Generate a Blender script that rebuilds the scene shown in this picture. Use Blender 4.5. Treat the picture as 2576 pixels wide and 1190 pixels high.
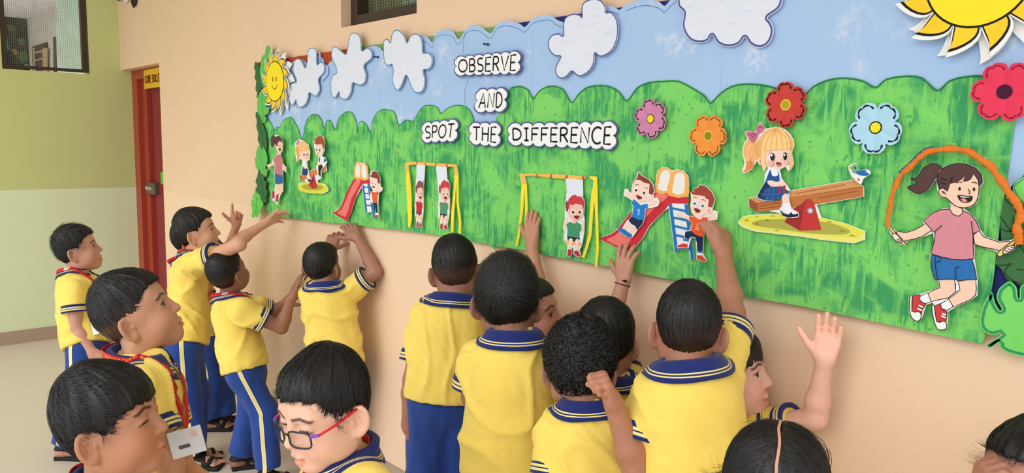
import bpy, bmesh, math, random
import numpy as np
from mathutils import Vector, Matrix
from mathutils.bvhtree import BVHTree

for o in list(bpy.data.objects):
    bpy.data.objects.remove(o)
scene = bpy.context.scene
COL = scene.collection

# ---------------------------------------------------------------- camera (photo frame 2576x1190)
CX, CY, F, CAMH = 1288.0, 595.0, 1950.0, 1.5
unit = lambda v: np.asarray(v, float) / np.linalg.norm(v)
dX = -unit([-490 - CX, CY - 330, F])                 # wall direction as seen by the camera
dY = np.array([3427 - CX, CY - 397, F]); dY = unit(dY - dX * dX.dot(dY))
dZ = np.cross(dX, dY); dZ = dZ if dZ[1] > 0 else -dZ
MW = np.stack([dX, dY, dZ])                          # (right, up, forward) -> world
def ray(px, py): return MW @ np.array([(px - CX) / F, (CY - py) / F, 1.0])
_r = ray(968, 1157); CAMD = _r[1] * (.095 - CAMH) / _r[2]
CAM = np.array([0, -CAMD, CAMH])
def wall(px, py, off=0.0): r = ray(px, py); return CAM + r * ((CAMD - off) / r[1])
def floorpt(px, py, z=0.0): r = ray(px, py); return CAM + r * ((z - CAMH) / r[2])
def at(px, py, d): return CAM + ray(px, py) * d
def cdir(r, u, f): return unit(MW @ np.array([r, u, f], float))
def cdepth(p): return float((MW.T @ (np.asarray(p) - CAM))[2])

cd = bpy.data.cameras.new('camera'); cam = bpy.data.objects.new('camera', cd); COL.objects.link(cam)
cd.sensor_width = 36; cd.lens = F / 2576 * 36; cd.clip_start = .05
R3 = np.stack([MW @ [1, 0, 0], MW @ [0, 1, 0], -(MW @ [0, 0, 1])], axis=1)
m4 = np.eye(4); m4[:3, :3] = R3; m4[:3, 3] = CAM
cam.matrix_world = Matrix(m4.tolist()); scene.camera = cam

# ---------------------------------------------------------------- light: open-sided corridor, bright overcast day
world = bpy.data.worlds.new('overcast_sky'); scene.world = world; world.use_nodes = True
bg = world.node_tree.nodes['Background']; bg.inputs[0].default_value = (.93, .97, 1.0, 1); bg.inputs[1].default_value = 1.2
sd = bpy.data.lights.new('soft_sun_offscreen', 'SUN'); sd.energy = 1.0; sd.angle = math.radians(42); sd.color = (1, .96, .9)
so = bpy.data.objects.new('soft_sun_offscreen', sd); COL.objects.link(so)
so.rotation_euler = Vector((-.16, .80, -.52)).to_track_quat('-Z', 'Y').to_euler()
vs = scene.view_settings
vs.view_transform = 'Standard'; vs.look = 'None'; vs.gamma = 1; vs.use_curve_mapping = False; vs.exposure = .30

# ---------------------------------------------------------------- materials
def lin(c):
    c = np.array(c, float) / 255
    return tuple(np.where(c <= .04045, c / 12.92, ((c + .055) / 1.055) ** 2.4)) + (1.0,)
MATS = {}
def mat(name, c, rough=.6, var=.06, scale=40, bump=0.0, bscale=200, spec=.3, sheen=0.0):
    if name in MATS: return MATS[name]
    m = bpy.data.materials.new(name); m.use_nodes = True; nt = m.node_tree; b = nt.nodes['Principled BSDF']
    b.inputs['Roughness'].default_value = rough; b.inputs['Specular IOR Level'].default_value = spec
    if sheen: b.inputs['Sheen Weight'].default_value = sheen
    tc = nt.nodes.new('ShaderNodeTexCoord')
    n = nt.nodes.new('ShaderNodeTexNoise'); n.inputs['Scale'].default_value = scale; n.inputs['Detail'].default_value = 4
    nt.links.new(tc.outputs['Object'], n.inputs['Vector'])
    mx = nt.nodes.new('ShaderNodeMix'); mx.data_type = 'RGBA'
    l = np.array(lin(c)[:3])
    mx.inputs[6].default_value = tuple(l * (1 - var)) + (1,); mx.inputs[7].default_value = tuple(np.minimum(l * (1 + var), 1)) + (1,)
    nt.links.new(n.outputs[0], mx.inputs[0]); nt.links.new(mx.outputs[2], b.inputs['Base Color'])
    if bump:
        n2 = nt.nodes.new('ShaderNodeTexNoise'); n2.inputs['Scale'].default_value = bscale; n2.inputs['Detail'].default_value = 3
        nt.links.new(tc.outputs['Object'], n2.inputs['Vector'])
        bp = nt.nodes.new('ShaderNodeBump'); bp.inputs['Strength'].default_value = bump; bp.inputs['Distance'].default_value = .004
        nt.links.new(n2.outputs[0], bp.inputs['Height']); nt.links.new(bp.outputs[0], b.inputs['Normal'])
    MATS[name] = m; return m
def paper(c): return mat('paper_%d_%d_%d' % tuple(c), c, .75, .03, 60, 0, spec=.2)

def two_tone(name, up, low, zline):
    m = mat(name, up, .8, .02, 6, .08, 400, .2); nt = m.node_tree; b = nt.nodes['Principled BSDF']
    old = b.inputs['Base Color'].links[0].from_socket
    g = nt.nodes.new('ShaderNodeNewGeometry'); sp = nt.nodes.new('ShaderNodeSeparateXYZ'); nt.links.new(g.outputs['Position'], sp.inputs[0])
    gt = nt.nodes.new('ShaderNodeMath'); gt.operation = 'GREATER_THAN'; gt.inputs[1].default_value = zline; nt.links.new(sp.outputs[2], gt.inputs[0])
    mx = nt.nodes.new('ShaderNodeMix'); mx.data_type = 'RGBA'; mx.inputs[6].default_value = lin(low)
    nt.links.new(gt.outputs[0], mx.inputs[0]); nt.links.new(old, mx.inputs[7]); nt.links.new(mx.outputs[2], b.inputs['Base Color']); return m

# ---------------------------------------------------------------- mesh helpers
def link(name, me, parent=None, label=None, cat=None, group=None, kind=None):
    o = bpy.data.objects.new(name, me); COL.objects.link(o)
    if parent: o.parent = parent
    for k, v in (('label', label), ('category', cat), ('group', group), ('kind', kind)):
        if v: o[k] = v
    return o
def empty(name, loc, label, cat, group=None):
    o = link(name, None, None, label, cat, group); o.location = loc; o.empty_display_size = .05; return o
def worldloc(o):
    v = Vector((0, 0, 0))
    while o: v = v + o.location; o = o.parent
    return v
def meshobj(name, verts, faces, mats, parent=None, midx=None, smooth=False, center=True, **tags):
    """world-space verts; a top-level object gets its origin at its centre, a part is expressed in its parent's frame"""
    v = np.asarray(verts, float)
    org = np.array(worldloc(parent)) if parent else ((v.min(0) + v.max(0)) / 2 if center else np.zeros(3))
    me = bpy.data.meshes.new(name)
    if isinstance(faces, np.ndarray):
        nf, k = faces.shape
        me.vertices.add(len(v)); me.vertices.foreach_set('co', (v - org).astype(np.float32).ravel())
        me.loops.add(nf * k); me.loops.foreach_set('vertex_index', faces.astype(np.int32).ravel())
        me.polygons.add(nf); me.polygons.foreach_set('loop_start', np.arange(0, nf * k, k, dtype=np.int32))
        me.polygons.foreach_set('loop_total', np.full(nf, k, np.int32)); me.update(calc_edges=True)
    else:
        me.from_pydata((v - org).tolist(), [], faces)
    for m in (mats if isinstance(mats, (list, tuple)) else [mats]): me.materials.append(m)
    if midx is not None: me.polygons.foreach_set('material_index', np.asarray(midx, np.int32))
    if smooth: me.polygons.foreach_set('use_smooth', np.ones(len(me.polygons), bool))
    o = link(name, me, parent, **tags)
    if not parent: o.location = org
    return o
def boxvf(a, b):
    (x0, y0, z0), (x1, y1, z1) = a, b
    v = [(x0, y0, z0), (x1, y0, z0), (x1, y1, z0), (x0, y1, z0), (x0, y0, z1), (x1, y0, z1), (x1, y1, z1), (x0, y1, z1)]
    return v, [(0, 3, 2, 1), (4, 5, 6, 7), (0, 1, 5, 4), (1, 2, 6, 5), (2, 3, 7, 6), (3, 0, 4, 7)]
def boxes(lst):
    V, Fc = [], []
    for a, b in lst:
        v, f = boxvf(a, b); n = len(V); V += v; Fc += [tuple(i + n for i in q) for q in f]
    return V, Fc
def box(name, a, b, m, parent=None, **t): v, f = boxvf(a, b); return meshobj(name, v, f, m, parent, **t)

def spline(pts, closed=True, n=4):
    p = np.asarray(pts, float); N = len(p); out = []
    for i in range(N if closed else N - 1):
        g = (lambda k: p[k % N]) if closed else (lambda k: p[min(max(k, 0), N - 1)])
        a, b, c, d = g(i - 1), g(i), g(i + 1), g(i + 2)
        for t in np.arange(n) / n:
            out.append(.5 * (2 * b + (c - a) * t + (2 * a - 5 * b + 4 * c - d) * t * t + (3 * b - a - 3 * c + d) * t ** 3))
    if not closed: out.append(p[-1])
    return np.array(out)
def zp(x0, y0, s, pts): return [(x0 + x * s, y0 + y * s) for x, y in pts]
ZA = lambda p: zp(630, 100, .19328, p)
ZB = lambda p: zp(630, 320, .20175, p)
ZC = lambda p: zp(820, 380, .1849, p)
ZD = lambda p: zp(1280, 420, .21841, p)
ZE = lambda p: zp(1500, 410, .21843, p)
ZG = lambda p: zp(1840, 290, .28571, p)
ZH = lambda p: zp(2220, 360, .23529, p)
ZI = lambda p: zp(2240, 600, .25206, p)
ZJ = lambda p: zp(640, 0, .41149, p)
ZK = lambda p: zp(1000, 60, .52083, p)
ZO = lambda p: zp(2000, 120, .65529, p)
ZP = lambda p: zp(1650, 0, .35947, p)
ZR = lambda p: zp(2400, 400, .30247, p)
ZS = lambda p: zp(630, 200, .302, p)

def prism(name, pts3, thick, m, parent=None, sag=0, **t):
    """flat sheet facing -y: outline pts3 (n,3) on its front face, thickness going back (+y)"""
    p = np.asarray(pts3, float); n = len(p)
    area = np.sum(p[:, 0] * np.roll(p[:, 2], -1) - np.roll(p[:, 0], -1) * p[:, 2])
    if area < 0: p = p[::-1]
    back = p.copy(); back[:, 1] += thick
    V = np.vstack([p, back]); Fc = [tuple(range(n)), tuple(range(2 * n - 1, n - 1, -1))]
    Fc += [(i, i + n, (i + 1) % n + n, (i + 1) % n) for i in range(n)]
    return meshobj(name, V, Fc, m, parent, **t)
def card(name, px, off, m, parent=None, thick=.002, smooth=4, **t):
    if smooth: px = spline(px, True, smooth)
    return prism(name, [wall(x, y, off) for x, y in px], thick, m, parent, **t)
def ribbon3(pts, w, thick=.0006, closed=False):
    """flat ribbon in a plane facing -y"""
    p = np.asarray(pts, float); n = len(p)
    if closed: tg = np.roll(p, -1, 0) - np.roll(p, 1, 0)
    else: tg = np.gradient(p, axis=0)
    tg /= np.linalg.norm(tg, axis=1)[:, None] + 1e-9
    nr = np.stack([-tg[:, 2], np.zeros(n), tg[:, 0]], 1) * (np.asarray(w) / 2 if np.isscalar(w) else np.asarray(w)[:, None] / 2)
    V = np.vstack([p + nr, p - nr]); Fc = []
    for i in range(n if closed else n - 1):
        j = (i + 1) % n; Fc.append((i, i + n, j + n, j))
    return V, Fc
def strokes(name, lines, off, w, m, parent=None, closed=False, smooth=3, **t):
    V, Fc = [], []
    for L in lines:
        L = spline(L, closed, smooth) if smooth and len(L) > 2 else np.asarray(L, float)
        v, f = ribbon3([wall(x, y, off) for x, y in L], w, closed=closed); k = len(V)
        V += v.tolist(); Fc += [tuple(i + k for i in q) for q in f]
    return meshobj(name, V, Fc, m, parent, **t)
def ell(cx, cy, rx, ry, n=20, rot=0):
    c, s = math.cos(rot), math.sin(rot); out = []
    for i in range(n):
        a = 2 * math.pi * i / n; x, y = rx * math.cos(a), ry * math.sin(a); out.append((cx + x * c - y * s, cy + x * s + y * c))
    return out
def tube(path, rad, seg=10, squash=None):
    p = np.asarray(path, float); n = len(p); rad = np.full(n, rad) if np.isscalar(rad) else np.asarray(rad, float)
    tg = np.gradient(p, axis=0); tg /= np.linalg.norm(tg, axis=1)[:, None] + 1e-9
    up = np.array([0, 1., 0]) if abs(tg[0][1]) < .9 else np.array([1., 0, 0]); V = []
    for i in range(n):
        s = np.cross(tg[i], up); s /= np.linalg.norm(s) + 1e-9; u = np.cross(s, tg[i]); up = u
        for k in range(seg):
            a = 2 * math.pi * k / seg; V.append(p[i] + rad[i] * (math.cos(a) * s + math.sin(a) * u * (squash or 1)))
    Fc = [(i * seg + k, i * seg + (k + 1) % seg, (i + 1) * seg + (k + 1) % seg, (i + 1) * seg + k) for i in range(n - 1) for k in range(seg)]
    Fc += [tuple(range(seg))[::-1], tuple(range((n - 1) * seg, n * seg))]
    return V, Fc

# letters drawn as pen strokes on a unit box (width, list of polylines, y up)
def _arc(cx, cy, rx, ry, a0, a1, n=10):
    return [(cx + rx * math.cos(math.radians(a0 + (a1 - a0) * i / n)), cy + ry * math.sin(math.radians(a0 + (a1 - a0) * i / n))) for i in range(n + 1)]
GL = {
 'O': (.85, [_arc(.42, .5, .40, .5, 90, 450, 20)]), 'C': (.72, [_arc(.42, .5, .40, .5, 50, 310, 14)]),
 'B': (.62, [[(.06, 0), (.06, 1)], [(.06, 1), (.3, 1)] + _arc(.3, .76, .22, .24, 90, -90)[1:] + [(.06, .52)], [(.3, .52)] + _arc(.3, .26, .27, .26, 90, -90)[1:] + [(.06, 0)]]),
 'S': (.6, [_arc(.3, .75, .25, .25, 40, 250, 10) + _arc(.3, .25, .27, .25, 80, -140, 10)]),
 'E': (.58, [[(.55, 1), (.08, 1), (.06, 0), (.55, 0)], [(.08, .52), (.48, .52)]]), 'F': (.56, [[(.55, 1), (.08, 1), (.06, 0)], [(.08, .52), (.46, .52)]]),
 'R': (.64, [[(.06, 0), (.06, 1)], [(.06, 1), (.3, 1)] + _arc(.3, .75, .24, .25, 90, -90)[1:] + [(.06, .5)], [(.28, .5), (.6, 0)]]),
 'V': (.7, [[(.02, 1), (.34, 0), (.68, 1)]]), 'A': (.72, [[(.02, 0), (.36, 1), (.68, 0)], [(.14, .34), (.58, .34)]]),
 'N': (.72, [[(.06, 0), (.08, 1), (.62, 0), (.66, 1)]]), 'D': (.7, [[(.06, 0), (.06, 1)], [(.06, 1)] + _arc(.2, .5, .45, .5, 90, -90) + [(.06, 0)]]),
 'P': (.6, [[(.06, 0), (.06, 1)], [(.06, 1), (.3, 1)] + _arc(.3, .74, .26, .26, 90, -90)[1:] + [(.06, .48)]]),
 'T': (.7, [[(.02, 1), (.68, 1)], [(.36, 1), (.33, 0)]]), 'H': (.68, [[(.06, 0), (.08, 1)], [(.6, 0), (.62, 1)], [(.07, .52), (.61, .52)]]),
 'I': (.4, [[(.2, 0), (.2, 1)], [(.04, 1), (.36, 1)], [(.04, 0), (.36, 0)]]), 'K': (.64, [[(.06, 0), (.06, 1)], [(.58, 1), (.08, .45), (.6, 0)]]),
 'L': (.54, [[(.08, 1), (.06, 0), (.52, 0)]]), ' ': (.4, []),
 '1': (.4, [[(.05, .75), (.25, 1), (.25, 0)]]), '2': (.6, [_arc(.3, .74, .24, .26, 150, -40, 8) + [(.06, 0), (.56, 0)]]),
}
GLI = dict(GL); GLI['I'] = (.18, [[(.09, 0), (.09, 1)]])
def textlines(word, gl=GL, gap=.14):
    x, out = 0, []
    for ch in word:
        w, ls = gl[ch]; out += [[(x + a, b) for a, b in l] for l in ls]; x += w + gap
    x -= gap
    return [[(a / x, b) for a, b in l] for l in out]
def quadmap(q, u, v):
    tl, tr, br, bl = [np.array(p, float) for p in q]
    return tuple((bl * (1 - u) + br * u) * (1 - v) + (tl * (1 - u) + tr * u) * v)
# ================================================================ the room
XC = -6.45                                           # corner with the green wall
def green(px, py, x=XC): r = ray(px, py); return CAM + r * (x / r[0])
def holes(us, vs_, hs, mk):
    us = sorted(set(us)); vs_ = sorted(set(vs_)); out = []
    for i in range(len(us) - 1):
        for j in range(len(vs_) - 1):
            cu, cv = (us[i] + us[i + 1]) / 2, (vs_[j] + vs_[j + 1]) / 2
            if any(a < cu < b and c < cv < d for a, b, c, d in hs): continue
            out.append(mk(us[i], us[i + 1], vs_[j], vs_[j + 1]))
    return out
M_peach = two_tone('peach_wall_paint', (236, 203, 172), (241, 210, 180), 1.13)
M_green = two_tone('green_wall_paint', (204, 214, 148), (224, 240, 200), 1.11)
M_skirt = mat('skirting_stone', (176, 156, 138), .5, .12, 90)
DX = -5.585                                          # right jamb of the door opening
ZL = 2.0
wins = [(-3.156, -2.573), (-2.05, -1.47)]
mh = [(XC, DX, 0, ZL)] + [(a, b, 2.0, 2.5) for a, b in wins]
V, Fc = boxes(holes([XC, DX, 3.0] + [w for ab in wins for w in ab], [0, ZL, 2.5, 3.2], mh, lambda a, b, c, d: ((a, 0, c), (b, .24, d))))
meshobj('wall_back', V, Fc, M_peach, kind='structure')
g0, g1 = green(6, 174), green(226, 184)
GY0, GY1, GZ0, GZ1 = g0[1], g1[1], 1.955, 2.56
V, Fc = boxes(holes([-4.5, GY0, GY1, .24], [0, GZ0, GZ1, 3.2], [(GY0, GY1, GZ0, GZ1)], lambda a, b, c, d: ((XC - .16, a, c), (XC, b, d))))
meshobj('wall_left', V, Fc, M_green, kind='structure')
M_floor = mat('floor_tile', (216, 205, 190), .35, .07, 120, .02, 300, .4)
nt = M_floor.node_tree; b = nt.nodes['Principled BSDF']; old = b.inputs['Base Color'].links[0].from_socket
br = nt.nodes.new('ShaderNodeTexBrick'); br.offset = 0; br.inputs['Scale'].default_value = 1; br.inputs['Mortar Size'].default_value = .0015
br.inputs['Brick Width'].default_value = .6; br.inputs['Row Height'].default_value = .6
br.inputs['Color1'].default_value = br.inputs['Color2'].default_value = (1, 1, 1, 1); br.inputs['Mortar'].default_value = (.86, .85, .83, 1)
tcn = nt.nodes.new('ShaderNodeTexCoord'); nt.links.new(tcn.outputs['Object'], br.inputs['Vector'])
mm = nt.nodes.new('ShaderNodeMix'); mm.data_type = 'RGBA'; mm.blend_type = 'MULTIPLY'; mm.inputs[0].default_value = 1
nt.links.new(old, mm.inputs[6]); nt.links.new(br.outputs[0], mm.inputs[7]); nt.links.new(mm.outputs[2], b.inputs['Base Color'])
box('floor', (XC - .16, -6.5, -.1), (3.0, .24, 0), M_floor, kind='structure')
box('ceiling', (XC - .16, -2.7, 3.2), (3.0, .24, 3.35), mat('ceiling_paint', (235, 230, 220), .9, .02), kind='structure')
box('baseboard_back', (DX, -.012, 0), (3.0, .01, .095), M_skirt, kind='structure')
box('baseboard_left', (XC - .01, -4.5, 0), (XC + .012, .03, .095), M_skirt, kind='structure')

# door in its recess
DY = .075
M_frame = mat('door_frame_paint', (165, 68, 48), .45, .08, 30); M_leaf = mat('door_leaf_paint', (136, 32, 46), .4, .1, 30)
fx0 = XC; fx1 = wall(352, 400, -DY)[0]; fx2 = wall(380, 400, -DY - .05)[0]
door = link('door_1', None, kind='structure'); door.location = ((XC + DX) / 2, DY, 0); door.empty_display_size = .05
box('frame_jamb', (fx0, DY, 0), (fx1, DY + .16, ZL), M_frame, door)
box('frame_rebate', (fx1, DY + .035, 0), (fx2, DY + .16, ZL - .06), M_frame, door)
box('frame_head', (fx1, DY, ZL - .07), (DX + .1, DY + .16, ZL), M_frame, door)
gx = wall(392, 400, -DY - .06)[0]
box('leaf', (fx2, DY + .06, 0), (gx - .012, DY + .10, ZL - .07), M_leaf, door)
box('leaf_rebate', (gx - .03, DY + .13, 0), (gx + .03, DY + .16, ZL - .07), M_leaf, door)      # the slot between the leaves is a real one
box('leaf', (gx + .012, DY + .05, 0), (DX + .1, DY + .10, ZL - .07), M_leaf, door)
M_steel = mat('latch_steel', (120, 110, 98), .35, .15, 40, spec=.6); M_steel.node_tree.nodes['Principled BSDF'].inputs['Metallic'].default_value = .7
l0, l1 = wall(371, 458, -DY - .03), wall(394, 490, -DY - .03)
lt = box('latch', (l0[0], DY + .02, l1[2]), (l1[0], DY + .06, l0[2]), M_steel, door)
box('latch_bolt', (l0[0] + .02, DY + .005, l1[2] + .03), (l1[0] - .05, DY + .02, l0[2] - .03), mat('latch_bolt', (165, 160, 150), .3), lt)
tg = wall(404, 442, -DY - .045)
box('sticky_note', (tg[0] + .0, DY + .045, 1.155), (tg[0] + .07, DY + .05, 1.245), paper((84, 200, 60)), None, label='small bright green paper tag stuck on the maroon door', cat='tag')
# sign over the door
sg = [wall(361, 177, -DY + .012), wall(420, 164, -DY + .012), wall(421, 216, -DY + .012), wall(363, 224, -DY + .012)]
sign = prism('door_sign', sg, .003, paper((226, 178, 48)), None, label='yellow paper sign reading CORE SKILLS above the maroon door', cat='sign')
q = [(364, 193), (400, 185), (400, 204), (365, 209)]
strokes('lettering', [[quadmap(q, a, b_) for a, b_ in l] for l in textlines('CORE SKILLS', GLI, .2)], -DY + .0135, .012, paper((120, 45, 22)), sign, smooth=0)

# ventilator windows
M_wfr = mat('window_frame_brown', (66, 50, 40), .5, .15, 30); M_wire = mat('window_wire', (52, 48, 42), .6)
def wire_mesh(u0, u1, v0, v1, step, mk, r=.0008):
    L = []
    u = u0
    while u < u1: L.append((mk(u - r, v0, -r), mk(u + r, v1, r))); u += step
    v = v0
    while v < v1: L.append((mk(u0, v - r, -r), mk(u1, v + r, r))); v += step
    return boxes([(tuple(np.minimum(a, b)), tuple(np.maximum(a, b))) for a, b in L])
M_pane = [mat('pane_olive', (150, 156, 112), .25, .25, 9), mat('pane_teal', (172, 212, 188), .2, .25, 9)]
for i, (a, b) in enumerate(wins):
    w = link('window_%d' % (i + 1), None, kind='structure'); w.location = ((a + b) / 2, .05, 2.0)
    t = .055; y0, y1 = .05, .1
    V, Fc = boxes([((a, y0, 2.0), (b, y1, 2.0 + t)), ((a, y0, 2.5 - t), (b, y1, 2.5)), ((a, y0, 2.0 + t), (a + t, y1, 2.5 - t)), ((b - t, y0, 2.0 + t), (b, y1, 2.5 - t))])
    meshobj('window_frame', V, Fc, M_wfr, w)
    V, Fc = wire_mesh(a + t, b - t, 2.0 + t, 2.5 - t, .0125, lambda u, v, r: (u, .075 + r, v)); meshobj('wire_mesh', V, Fc, M_wire, w, kind='stuff')
    md = a + (b - a) * .55
    box('window_pane', (a + .002, .112, 2.0), (md, .118, 2.5), M_pane[0], w); box('window_pane', (md, .112, 2.0), (b - .002, .118, 2.5), M_pane[1], w)
# window in the green wall with wire mesh
w = link('window_3', None, kind='structure'); w.location = (XC - .03, (GY0 + GY1) / 2, GZ0)
t = .032; x0, x1 = XC - .055, XC - .004
V, Fc = boxes([((x0, GY0, GZ0 + .012), (x1, GY1 - .01, GZ0 + t)), ((x0, GY0, GZ1 - .03 - t), (x1, GY1 - .01, GZ1 - .03)), ((x0, GY0, GZ0 + t), (x1, GY0 + t, GZ1 - t)), ((x0, GY1 - t - .01, GZ0 + t), (x1, GY1 - .01, GZ1 - t))])
meshobj('window_frame', V, Fc, M_wfr, w)
V, Fc = wire_mesh(GY0 + t, GY1 - t, GZ0 + t, GZ1 - t, .0125, lambda u, v, r: (XC - .03 + r, u, v)); meshobj('wire_mesh', V, Fc, mat('mesh_grey', (150, 148, 138), .6), w, kind='stuff')
# the block seen through that window
XF = -9.6
M_bw = mat('far_wall_paint', (196, 190, 176), .9, .05); fc = green(67, 48, XF); zc = fc[2]
r = ray(163, 2); nc = CAM + r * ((zc - CAMH) / r[2])
r = ray(67, 190); fb = CAM + r * (XF / r[0])
box('wall_far', (XF - .1, fc[1] - 2.5, 1.0), (XF, fc[1], zc), M_bw, kind='structure')
d = unit([nc[0] - fc[0], nc[1] - fc[1], 0]); nrm = np.array([d[1], -d[0], 0]); nrm = nrm if nrm[1] < 0 or nrm[0] > 0 else -nrm
Ls = np.linalg.norm((nc - fc)[:2])
def sidep(px, py, o=0.0):
    rr = ray(px, py); n0 = np.array([d[1], -d[0], 0]); tt = n0.dot(fc + nrm * o - CAM) / n0.dot(rr); return CAM + rr * tt
def quad3(name, P, th, m, parent, nr, **t_):
    P = np.asarray(P, float); Q = P - np.asarray(nr) * th; n = len(P)
    return meshobj(name, np.vstack([P, Q]), [tuple(range(n)), tuple(range(2 * n - 1, n - 1, -1))] + [(i, i + n, (i + 1) % n + n, (i + 1) % n) for i in range(n)], m, parent, **t_)
a0 = np.array([fc[0], fc[1], 1.0]); a1 = np.array([nc[0], nc[1], 1.0]); a2 = np.array([nc[0], nc[1], zc]); a3 = np.array([fc[0], fc[1], zc])
quad3('wall_annex', [a0, a1, a2, a3], .1, M_bw, None, nrm, kind='structure')
quad3('ceiling_annex', [(XF - .1, fc[1] - 2.5, zc), (XF - .1, fc[1], zc), (nc[0], nc[1] + .1, zc), (XC - .3, nc[1] + .1, zc), (XC - .3, fc[1] - 2.5, zc)], -.08, mat('far_ceiling', (208, 198, 196), .9, .03), None, (0, 0, 1), kind='structure')
pp = [green(163, 2, -7.4), green(216, -8, -7.4), green(220, 185, -7.4), green(166, 182, -7.4)]
quad3('wall_pillar', [pp[3], pp[2], pp[1] + np.array([0, 0, .3]), pp[0] + np.array([0, 0, .3])], .3, mat('pillar_paint', (190, 206, 192), .9, .04), None, (1, 0, 0), kind='structure')
for k, P in enumerate([[(80, 118), (117, 106), (117, 182), (82, 182)], [(133, 94), (164, 88), (165, 182), (135, 182)]]):
    ww = quad3('window_%d' % (k + 4), [sidep(x, y, .012) for x, y in P][::-1], .03, mat('dark_opening', (62, 50, 46), .8), None, nrm, kind='structure')
    fxs = [[(84, 131), (108, 126), (108, 130), (84, 135)], [(84, 150), (105, 146), (105, 149), (84, 153)], [(106, 122), (117, 120), (117, 182), (108, 182)], [(82, 120), (85, 120), (87, 182), (84, 182)]] if k == 0 else \
          [[(148, 95), (153, 94), (155, 182), (150, 182)], [(153, 108), (164, 105), (164, 108), (153, 111)], [(153, 130), (164, 127), (164, 131), (153, 134)], [(140, 90), (164, 84), (164, 92), (140, 95)]]
    for f in fxs: quad3('window_bar', [sidep(x, y, .03) for x, y in f][::-1], .012, mat('far_window_bar', (178, 150, 112), .7), ww, nrm)
bd = quad3('notice_board', [green(x, y, XF + .03) for x, y in [(8, 180), (82, 182), (80, 120), (67, 60), (66, 50), (12, 41)]], .03, mat('dark_green_board', (34, 42, 30), .8, .3, 8), None, (1, 0, 0), label='dark green notice board with paper leaves seen through wire mesh window', cat='board')
for col, P in [((70, 92, 58), [(15, 62), (26, 64), (33, 62), (40, 70), (40, 80), (30, 78), (24, 80), (20, 72)]), ((150, 120, 40), [(28, 124), (40, 124), (44, 130), (42, 138), (36, 138), (34, 131)]), ((58, 90, 66), [(45, 135), (62, 128), (72, 140), (68, 158), (54, 158)]), ((60, 110, 70), [(16, 96), (20, 98), (24, 118), (27, 126), (17, 126)]), ((130, 160, 160), [(62, 162), (68, 161), (73, 167), (60, 167)]), ((74, 100, 84), [(44, 98), (56, 94), (66, 104), (60, 116), (48, 112)])]:
    quad3('paper_leaf', [green(x, y, XF + .04) for x, y in P][::-1], .008, paper(col), bd, (1, 0, 0))
# pointed paper hanging above the door
hg = card('paper_pennant', [(327, -14), (341, -14), (343, 2), (341, 12), (334.5, 20), (329, 6)], .012, paper((44, 38, 40)), None, .003, 0, label='black and white pointed paper pennant hanging above the door lintel', cat='decoration')
card('white_point', [(310, -14), (325, -14), (322, 2), (316.5, 9), (313, 3)], .012, paper((238, 232, 225)), hg, .003, 0)
card('black_point', [(290, -14), (308, -14), (305, 1), (302, -2), (298, 2), (293, -1)], .012, paper((52, 44, 46)), hg, .003, 0)
# ================================================================ the display wall
def grass_mat():
    m = mat('painted_grass_paper', (118, 208, 92), .8, .0, 6, 0, spec=.15); nt = m.node_tree; b = nt.nodes['Principled BSDF']; N = nt.nodes.new; Lk = nt.links.new
    tc = N('ShaderNodeNewGeometry')
    def noise(sc, det, rot=0, vec=None):
        mp = N('ShaderNodeMapping'); mp.inputs['Scale'].default_value = sc; mp.inputs['Rotation'].default_value = (0, rot, 0)
        Lk(tc.outputs['Position'], mp.inputs[0]); n = N('ShaderNodeTexNoise'); n.inputs['Scale'].default_value = 1; n.inputs['Detail'].default_value = det; n.inputs['Roughness'].default_value = .6
        n.inputs['Distortion'].default_value = .6; Lk(mp.outputs[0], n.inputs['Vector']); return n.outputs[0]
    def ramp(s, a, c):
        r = N('ShaderNodeMapRange'); r.inputs[1].default_value = a; r.inputs[2].default_value = c; r.interpolation_type = 'SMOOTHSTEP'; Lk(s, r.inputs[0]); return r.outputs[0]
    def mth(op, a, c):
        x = N('ShaderNodeMath'); x.operation = op; x.use_clamp = True
        for i, v in enumerate((a, c)):
            if isinstance(v, (int, float)): x.inputs[i].default_value = v
            else: Lk(v, x.inputs[i])
        return x.outputs[0]
    s1 = ramp(noise((70, 1, 8), 3, .15), .48, .56); s2 = ramp(noise((85, 1, 9), 3, -.4), .52, .60); s3 = ramp(noise((80, 1, 8), 3, .55), .54, .61)
    patch = ramp(noise((6, 1, 9), 3), .42, .60); patch2 = ramp(noise((8, 1, 5), 2, .4), .46, .62)
    dots = mth('MULTIPLY', ramp(noise((70, 1, 60), 1), .66, .70), .8)
    fac = mth('MAXIMUM', mth('MULTIPLY', s1, patch), mth('MULTIPLY', mth('MAXIMUM', s2, s3), patch2)); fac = mth('MAXIMUM', mth('MULTIPLY', fac, .85), mth('MULTIPLY', dots, .8))
    soft = mth('MULTIPLY', ramp(noise((34, 1, 6), 4, .2), .38, .62), mth('MULTIPLY', patch, .85))
    fac = mth('MAXIMUM', fac, soft)
    mx = N('ShaderNodeMix'); mx.data_type = 'RGBA'; mx.inputs[6].default_value = lin((128, 212, 108)); mx.inputs[7].default_value = lin((40, 146, 96)); Lk(fac, mx.inputs[0]); Lk(mx.outputs[2], b.inputs['Base Color'])
    return m
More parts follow.
